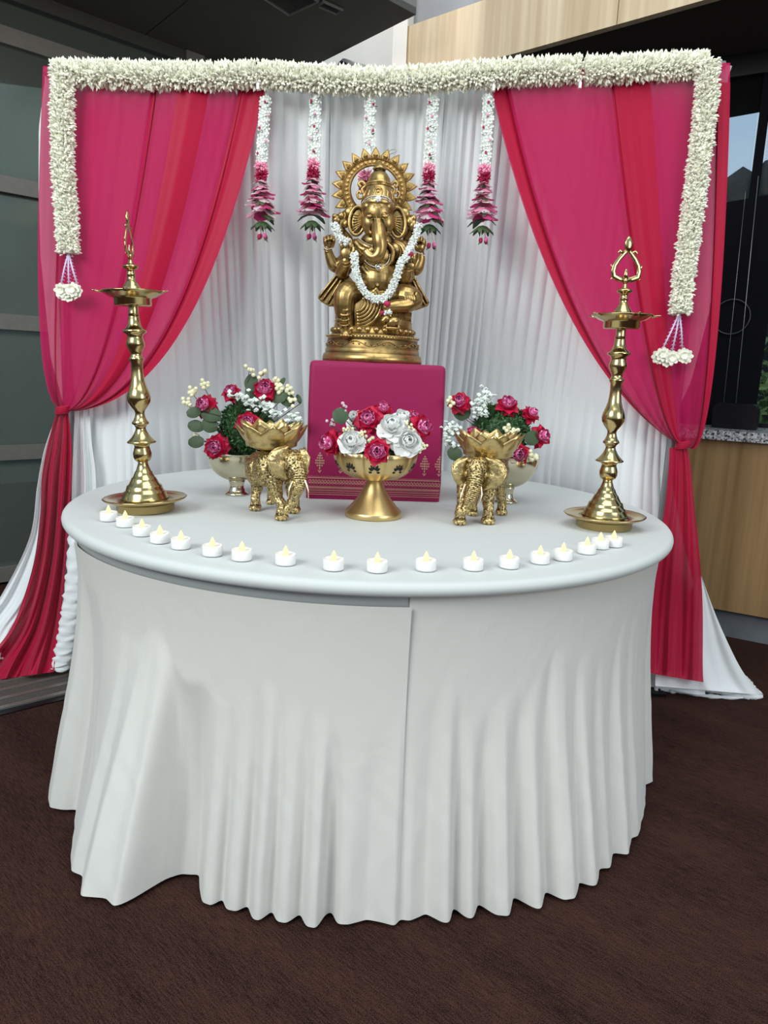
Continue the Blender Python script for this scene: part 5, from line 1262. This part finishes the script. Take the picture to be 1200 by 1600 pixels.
# his left side
ch(b, [(628, 388, .0, 12), (642, 412, -.01, 11), (650, 420, -.015, 10.5), (656, 408, -.02, 8), (657, 398, -.024, 6.6)])
e3(b, 656, 386, -.03, 8, 9, 6)
for k, (x, y) in enumerate(((649, 374), (654, 371), (659, 371), (663, 375))): ch(b, [(x+.8, 383, -.033, 2.6), (x, y, -.044, 2.3), (x-1, y+5, -.055, 2.0)], 8)
ch(b, [(627, 396, -.02, 12), (636, 424, -.03, 12), (634, 436, -.05, 10), (636, 426, -.07, 8), (638, 420, -.078, 6.5)])
e3(b, 640, 414, -.082, 9, 9, 5)
for x0, x1, y1 in ((633.5, 633, 398), (638, 638, 395), (642.6, 643, 395), (647, 648, 398)): ch(b, [(x0, 411, -.085, 2.6), ((x0+x1)/2, (411+y1)/2, -.093, 2.5), (x1, y1, -.09, 2.1)], 8)
ch(b, [(631, 418, -.088, 3), (628, 411, -.095, 2.4)], 8)
# legs: pendant leg on the left, folded leg on the right
ch(b, [(572, 466, -.04, 18), (552, 459, -.075, 18), (540, 460, -.10, 17), (537, 474, -.105, 15), (538, 490, -.10, 13.5), (541, 504, -.095, 11.5), (543, 514, -.095, 9)], 16)
ch(b, [(543, 516, -.09, 9), (541, 521, -.12, 8.5), (540, 523, -.14, 7)], 12)
for k in range(5): e3(b, 533+4.0*k, 524+.3*k, -.150+.004*abs(k-1.5), 2.5, 2.6, 4)
ch(b, [(608, 466, -.04, 17), (630, 464, -.07, 19), (645, 468, -.07, 16), (636, 476, -.095, 11), (618, 478, -.11, 9.5), (604, 480, -.12, 7)], 16)
# shawl ends and dhoti flare
def flap(mb, poly, dy0, dy1, th):
    P = [g(x, y, dy0) for x, y in poly]; Q = [g(x, y, dy1) for x, y in poly]; n = len(P)
    mb.add(P+Q, [tuple(range(n)), tuple(range(2*n-1, n-1, -1))]+[(i, i+n, (i+1) % n+n, (i+1) % n) for i in range(n)])
flap(b, [(527, 427), (512, 444), (498, 461), (497, 466), (502, 472), (514, 479), (524, 479), (545, 470), (556, 445), (545, 430)], -.03, .035, 0)
flap(b, [(640, 428), (650, 434), (657, 449), (671, 472), (669, 478), (650, 485), (638, 482), (620, 470), (618, 445)], -.03, .035, 0)
for x0, y0, x1, y1 in ((530, 432, 504, 468), (534, 436, 512, 473), (537, 442, 519, 476), (524, 431, 499, 463)): ch(b, [(x0, y0, -.033, 1.6), ((x0+x1)/2, (y0+y1)/2, -.036, 1.8), (x1, y1, -.033, 1.2)], 6)
for x0, y0, x1, y1 in ((645, 438, 664, 476), (640, 444, 656, 480), (651, 440, 668, 472)): ch(b, [(x0, y0, -.033, 1.6), ((x0+x1)/2, (y0+y1)/2, -.036, 1.8), (x1, y1, -.033, 1.2)], 6)
# pleated cloth fan between the legs
for k in range(6):
    R_ = 12+5*k
    pts = [(558+R_*1.02*math.cos(math.radians(a)), 474-R_*math.sin(math.radians(a)), -.105-.0015*(5-k)*1.5, 2.3) for a in range(38, -92, -14)]; ch(b, pts, 8)
e3(b, 566, 487, -.088, 30, 24, 7)
# leg folds
for k, (y, w) in enumerate(((466, 16), (474, 15.2), (482, 14.4), (490, 13.8), (498, 13), (506, 12))):
    ch(b, [(538-w, y-4, -.10, 1.0), (538-w*.6, y+1, -.103-w*.0013, 1.2), (538, y+3, -.104-w*.0019, 1.3), (538+w*.6, y+1, -.103-w*.0013, 1.2), (538+w, y-3, -.10, 1.0)], 6)
for k in range(5):
    ch(b, [(624+5*k, 452+k, -.09, 1.4), (632+4*k, 462+k, -.108, 1.7), (636+3*k, 472, -.108, 1.3)], 6)
# collar drapery and scarf
ch(b, [(556, 379, -.045, 3.5), (564, 388, -.055, 3.8), (577, 393, -.06, 3.4)], 8); ch(b, [(606, 381, -.06, 3), (614, 392, -.06, 4), (612, 408, -.065, 3.6), (606, 414, -.068, 3)], 8)
ch(b, [(560, 376, -.04, 4), (571, 384, -.055, 4.5), (582, 388, -.06, 3.6)], 8)
ch(b, [(617, 378, -.04, 4.5), (629, 386, -.05, 6), (634, 402, -.055, 6), (630, 416, -.06, 5)], 8)
ch(b, [(557, 426, -.058, 2.6), (575, 429, -.078, 2.8), (590, 431, -.086, 2.8), (606, 430, -.08, 2.6), (624, 427, -.06, 2.4)], 8)
ch(b, [(566, 418, -.075, 2.6), (574, 427, -.084, 3.2), (588, 433, -.09, 2.4), (598, 436, -.09, 1.2)], 8); ch(b, [(571, 417, -.078, 2), (580, 425, -.086, 2.6), (592, 428, -.09, 2)], 8); ch(b, [(565, 436, -.08, 1.6), (574, 430, -.085, 2.4)], 8)
e3(b, 590, 446, -.0985, 2.6, 2.4, 1.6)
ch(b, [(560, 448, -.075, 1.6), (575, 458, -.088, 2.0), (592, 460, -.093, 2.2), (610, 456, -.086, 2.0), (622, 448, -.07, 1.4)], 6)
# ornaments held behind
ch(b, [(534, 362, -.02, 4), (534, 352, -.02, 6), (537, 340, -.02, 7), (543, 332, -.015, 6), (548, 326, -.01, 4)], 10); e3(b, 526, 343, -.025, 7, 7.5, 6); e3(b, 523, 338, -.03, 4, 4, 4); e3(b, 533, 337, -.03, 5, 5, 5); e3(b, 540, 350, -.03, 5, 6, 5)
ch(b, [(546, 372, -.01, 5), (538, 362, -.015, 4), (533, 354, -.02, 3)], 8)
ch(b, [(635, 372, -.01, 6), (641, 362, -.015, 6), (643, 352, -.02, 8), (642, 342, -.02, 6)], 10); e3(b, 640, 347, -.028, 7.5, 8, 6); e3(b, 645, 352, -.028, 7.5, 8.5, 6); e3(b, 646, 341, -.028, 5, 5, 5); e3(b, 648, 362, -.025, 4, 5, 4)
# mouse at the base
e3(b, 613, 503, -.125, 11, 7.5, 8, rot=-.3); e3(b, 603, 498, -.135, 6, 5, 5); e3(b, 599, 501, -.138, 4, 3, 3.4); e3(b, 605, 492, -.132, 2.6, 3.2, 1.4); e3(b, 609, 493, -.130, 2.6, 3.2, 1.4)
ch(b, [(600, 504, -.135, 1.8), (601, 499, -.14, 1.5)], 6); ch(b, [(605, 508, -.13, 2), (600, 510, -.137, 1.6)], 6); ch(b, [(622, 508, -.125, 2), (624, 514, -.125, 1.5), (620, 517, -.13, 1.2)], 6); e3(b, 611, 513, -.12, 14, 3, 9)
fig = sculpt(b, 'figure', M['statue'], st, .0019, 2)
# ears
for sg, x, y, w, h, tilt in ((-1, 558, 345, 13.5, 23, .10), (1, 621, 348, 13.5, 24, -.12)):
    b = MB()
    e3(b, x, y, -.035, w, h, 3.6, (28, 16), rot=tilt)
    c_ = g(x, y, -.045); ax = np.array([math.cos(tilt), 0, -math.sin(tilt)]); ay = np.array([math.sin(tilt), 0, math.cos(tilt)])
    b.torus(c_, 1.0, 2.7*ps_, n=40, k=8, ax=ax*w*ps_*.86, ay=ay*h*ps_*.88)
    e3(b, x+sg*10, y-14, -.03, 9, 8, 4)
    for k in range(7):
        q = (k-3)/3.2; ch(b, [(x-sg*7, y+q*7, -.046, .9), (x+sg*1, y+q*12+2, -.049, 1.1), (x+sg*7, y+q*15+4, -.046, .7)], 6)
    sculpt(b, 'ear', M['statue'], st, .0016, 1)
# eyes, brows, tusks, forehead mark
for x, y in ((577, 338), (602, 338)):
    b = MB(); e3(b, x, y, -.0985, 4.6, 2.9, 3, (14, 9)); b.build('eye', M['statue'], st)
    b = MB(); e3(b, x, y, -.1045, 1.8, 1.8, 1.6, (10, 7)); b.build('pupil', M['halo'], st)
    sg = 1 if x > 590 else -1
    b = MB(); P = spline([g(x-sg*5, y-3, -.101), g(x, y-7, -.103), g(x+sg*5, y-5, -.097), g(x+sg*7, y-1, -.089)], 5); b.tube(P, .0016, 6); b.build('brow', M['statue'], st)
    b = MB(); P = spline([g(x-sg*5, y+3, -.101), g(x, y+5, -.102), g(x+sg*5, y+2, -.097)], 5); b.tube(P, .0012, 6); b.build('lower_lid', M['statue'], st)
b = MB(); b.tube([g(603, 365, -.095), g(600, 368, -.108), g(599, 369, -.112)], [.006, .0055, .0045], 10); b.ell(g(599, 369, -.113), .0048, 10, 7); b.build('tusk', M['halo'], st)
b = MB(); b.tube([g(577, 361, -.095), g(579, 364, -.106)], [.005, .004], 10); b.ell(g(579, 364, -.107), .0042, 10, 7); b.build('tusk', M['statue'], st)
b = MB(); P = [g(x, y, -.100) for x, y in ((583, 321), (595, 320), (597, 324), (584, 325))]
for a_, c_ in ((0, 1), (1, 2), (2, 3), (3, 0)): b.tube([P[a_], P[c_]], .0012, 5)
b.tube([g(584, 323, -.1), g(596, 322.5, -.1)], .001, 5); b.build('forehead_mark', M['satin_gold'], st)
b = MB(); b.tube([g(586, 328, -.096), g(590, 350, -.108), g(592, 362, -.112)], [.0014, .002, .001], 6); b.build('trunk_ridge', M['statue'], st)
# crown
ck = g(591, 322, -.045); zc2 = lambda y: (g(591, y, -.045)-ck)[2]
mb = MB(); mb.lathe([(25*ps_, zc2(324)), (25.5*ps_, zc2(320)), (24*ps_, zc2(312)), (21.5*ps_, zc2(303)), (18*ps_, zc2(294)), (17*ps_, zc2(292)), (18.5*ps_, zc2(289)), (18.5*ps_, zc2(286)), (16.5*ps_, zc2(284)), (15.8*ps_, zc2(279)), (14*ps_, zc2(276)), (12*ps_, zc2(272)), (9*ps_, zc2(269)), (8.5*ps_, zc2(266)), (9.6*ps_, zc2(265)), (9.6*ps_, zc2(262)), (7.5*ps_, zc2(260)), (6.5*ps_, zc2(257)), (3*ps_, zc2(254)), (2*ps_, zc2(252)), (0, zc2(251))], 40, ck)
mb.build('crown', M['statue'], st)
mb = MB()
for yy, rr in ((288, 18.6), (291.5, 17.6), (264, 9.6)):
    nb = int(rr*2.4)
    for k in range(nb): a = 2*PI*k/nb; mb.ell(ck+[rr*ps_*math.cos(a), rr*ps_*math.sin(a), zc2(yy)], .0019, 6, 4)
for k in range(14): a = 2*PI*k/14-.1; mb.tube([ck+[24.5*ps_*math.cos(a), 24.5*ps_*math.sin(a), zc2(318)], ck+[21.5*ps_*math.cos(a+.12), 21.5*ps_*math.sin(a+.12), zc2(304)], ck+[18.5*ps_*math.cos(a), 18.5*ps_*math.sin(a), zc2(296)]], [.004, .003, .001], 6)
for rr in (6.5, 4.2): mb.torus(g(591, 299, -.045-21.5*ps_), rr*ps_, .0016, n=22, k=5)
mb.ell(g(591, 299, -.045-22*ps_), (.005, .003, .006), 10, 7); mb.build('crown_relief', M['statue'], st)
# silver headband with jewel
mb = MB()
for rr_, off in ((0, 0), (1, 3.2)):
    P = spline([g(566, 320-off, -.07), g(574, 312-off, -.086), g(583, 309.5-off, -.096), g(591, 309-off, -.099), g(600, 310-off, -.096), g(608, 314-off, -.086), g(615, 323-off, -.068)], 7)
    for p in P: mb.ell(p, .0020, 6, 4)
mb.build('headband', M['silver'], st)
mb = MB()
for k in range(7): a = 2*PI*k/7; mb.ell(g(591+3.4*math.cos(a), 310.5+3.4*math.sin(a), -.105), .0036, 8, 6)
mb.ell(g(591, 310.5, -.107), .0044, 8, 6); mb.build('headband_jewel', M['pearl'], st)
# bangles and necklaces
def band(pts, r_, material, name, bead=False):
    mb = MB(); P = spline([g(*p) for p in pts], 6)
    if bead:
        for p in P: mb.ell(p, r_, 6, 4)
    else: mb.tube(P, r_, 6)
    mb.build(name, material, st)
band([(506, 386, -.03), (509, 389, -.042), (514, 389.5, -.043), (519, 387, -.03)], .0019, M['silver'], 'bracelet', True); band([(506, 390, -.03), (511, 393, -.042), (519, 391, -.03)], .0018, M['satin_gold'], 'bracelet')
band([(532, 408, -.075), (540, 412, -.092), (548, 409, -.078)], .0022, M['halo'], 'bracelet'); band([(531, 413, -.07), (540, 417, -.088), (549, 413, -.075)], .0018, M['halo'], 'bracelet')
band([(650, 394, -.03), (656, 396, -.044), (664, 400, -.03)], .0019, M['pearl'], 'bracelet', True); band([(630, 421, -.08), (638, 424, -.095), (646, 421, -.08)], .0022, M['halo'], 'bracelet')
band([(561, 372, -.06), (568, 378, -.072), (577, 382, -.078), (581, 383, -.08)], .0018, M['silver'], 'necklace', True)
band([(570, 407, -.09), (575, 412, -.097), (583, 416, -.1), (591, 418, -.102), (600, 415, -.1), (607, 408, -.096), (609, 398, -.09)], .0020, M['silver'], 'necklace', True)
band([(569, 411, -.088), (576, 418, -.096), (585, 421, -.1), (592, 423, -.102), (601, 419, -.1), (610, 411, -.094), (613, 398, -.088), (616, 388, -.08)], .0018, M['halo'], 'necklace', True)
band([(622, 382, -.078), (626, 392, -.08), (624, 402, -.085), (620, 410, -.08)], .0017, M['halo'], 'necklace', True); band([(628, 381, -.075), (633, 391, -.075), (632, 402, -.08)], .0015, M['halo'], 'necklace', True)
band([(559, 384, -.06), (563, 393, -.075), (570, 398, -.08), (573, 390, -.08)], .0017, M['halo'], 'necklace', True)
mb = MB(); mb.ell(g(591, 417, -.106), (.006, .0035, .006), 12, 8); mb.torus(g(591, 417, -.105), .0085, .0016, n=18, k=6); mb.build('pendant', M['silver'], st)
# halo: ring, rims, bosses, rays
hc = (585, 296); HD = .045
def hp(r_, a, dy=0.0):
    return g(hc[0]+r_*math.cos(a), hc[1]-r_*math.sin(a)*.99, HD+dy)
mb = MB(); n = 96; P = []
for i in range(n):
    a = 2*PI*i/n; P.append([hp(36.5, a, -.006), hp(38, a, -.009), hp(39.5, a, -.007), hp(41, a, -.004), hp(46, a, -.004), hp(47.5, a, -.007), hp(49.5, a, -.009), hp(51, a, -.006), hp(51, a, .006), hp(36.5, a, .006)])
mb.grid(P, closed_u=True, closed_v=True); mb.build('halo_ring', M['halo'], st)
mb = MB()
for k in range(40):
    a = 2*PI*k/40; c_ = hp(43.5, a, -.006); mb.ell(c_, (.0052, .003, .0052), 8, 6)
    mb.torus(c_, .0062, .0012, n=12, k=4)
mb.build('halo_bosses', M['halo'], st)
for k in range(17):
    a = math.radians(88+16.7*(k-8)); mb = MB()
    A_ = [hp(49.5, a-.13, -.002), hp(54, a-.142, -.003), hp(60, a-.085, -.003), hp(68, a, -.002), hp(60, a+.085, -.003), hp(54, a+.142, -.003), hp(49.5, a+.13, -.002)]
    Bk = [p+[0, .007, 0] for p in A_]; In = [hp(50.5, a-.08, -.006), hp(54.5, a-.11, -.006), hp(59.5, a-.06, -.006), hp(65.5, a, -.005), hp(59.5, a+.06, -.006), hp(54.5, a+.11, -.006), hp(50.5, a+.08, -.006)]
    m_ = 7; f = [(i, (i+1), 14+i+1, 14+i) for i in range(6)]+[(i, 7+i, 7+i+1, i+1) for i in range(6)]+[(0, 14, 20, 6), tuple(range(20, 13, -1)), tuple(range(7, 14))]
    mb.add(A_+Bk+In, f)
    mb.tube([hp(51, a, -.006), hp(54.5, a, -.010), hp(60, a, -.006)], [.0055, .0085, .001], 8, flat=.45, flatdir=(0, 1, 0))
    mb.build('halo_ray', M['halo'], st, smooth=False)
for sg in (-1, 1):   # scroll brackets inside the ring
    mb = MB(); x0 = 591+sg*24; pts = [(x0, 318, .02), (x0-sg*2, 306, .02), (x0-sg*-1, 296, .02), (x0-sg*4, 290, .02), (x0+sg*2, 284, .02), (x0+sg*6, 288, .02), (x0+sg*3, 293, .02)]
    mb.tube(spline([g(*p) for p in pts], 6), .0055, 8)
    pts = [(x0-sg*1, 308, .02), (x0+sg*6, 310, .02), (x0+sg*9, 303, .02), (x0+sg*5, 299, .02), (x0+sg*3, 303, .02)]
    mb.tube(spline([g(*p) for p in pts], 6), .0042, 8); mb.build('halo_scroll', M['halo'], st)
mb = MB(); mb.tube(spline([g(608, 236, .03), g(616, 233, .02), (g(620, 236, .02)), g(616, 239, .02), g(609, 241, .03)], 5), .0009, 5); mb.build('wire_loop', M['pole'], st)
# white bud garland over the arms and belly
path = spline([g(521, 350, -.07), g(526, 360, -.08), g(532, 374, -.085), g(545, 380, -.10), g(553, 395, -.11), g(554, 408, -.115), g(555, 420, -.115), g(560, 438, -.12), g(568, 454, -.125), g(580, 465, -.13), g(592, 468, -.13), g(604, 463, -.13), g(613, 449, -.125), g(620, 432, -.12), g(625, 412, -.115), g(634, 402, -.112), g(642, 386, -.09), g(649, 368, -.08), g(655, 350, -.07)], 9)
ng = empty('neck_garland', path[0], 'white jasmine bud garland hanging round the statue\'s belly and raised arms', 'garland')
keep = [path[:26], path[33:]]
for seg_ in (path[:27], path[36:]):
    mb = MB(); mb.tube(seg_, .0045, 7); mb.build('garland_core', M['bud_white'], ng); s_ = scatter(seg_, .005, int(len(seg_)*9), .0105, .0028, 'flower_buds', M['bud_white'], ng, jit=.4); s_['kind'] = 'stuff'
for x, y, dy, r_ in ((641, 397, -.105, .010), (605, 475, -.135, .011), (597, 489, -.138, .008)):
    c_ = g(x, y, dy); mb = MB(); mb.ell(c_, (r_, r_*.8, r_*.8), 12, 8); mb.torus(c_-[0, r_*.4, 0], r_*.5, r_*.25, n=14, k=6); mb.build('rose_bud', M['crim_fl'], ng)
scatter([g(604, 484, -.135), g(606, 491, -.135)], .004, 34, .012, .003, 'blossom', M['bud_white'], ng)['kind'] = 'stuff'
bpy.context.view_layer.update()
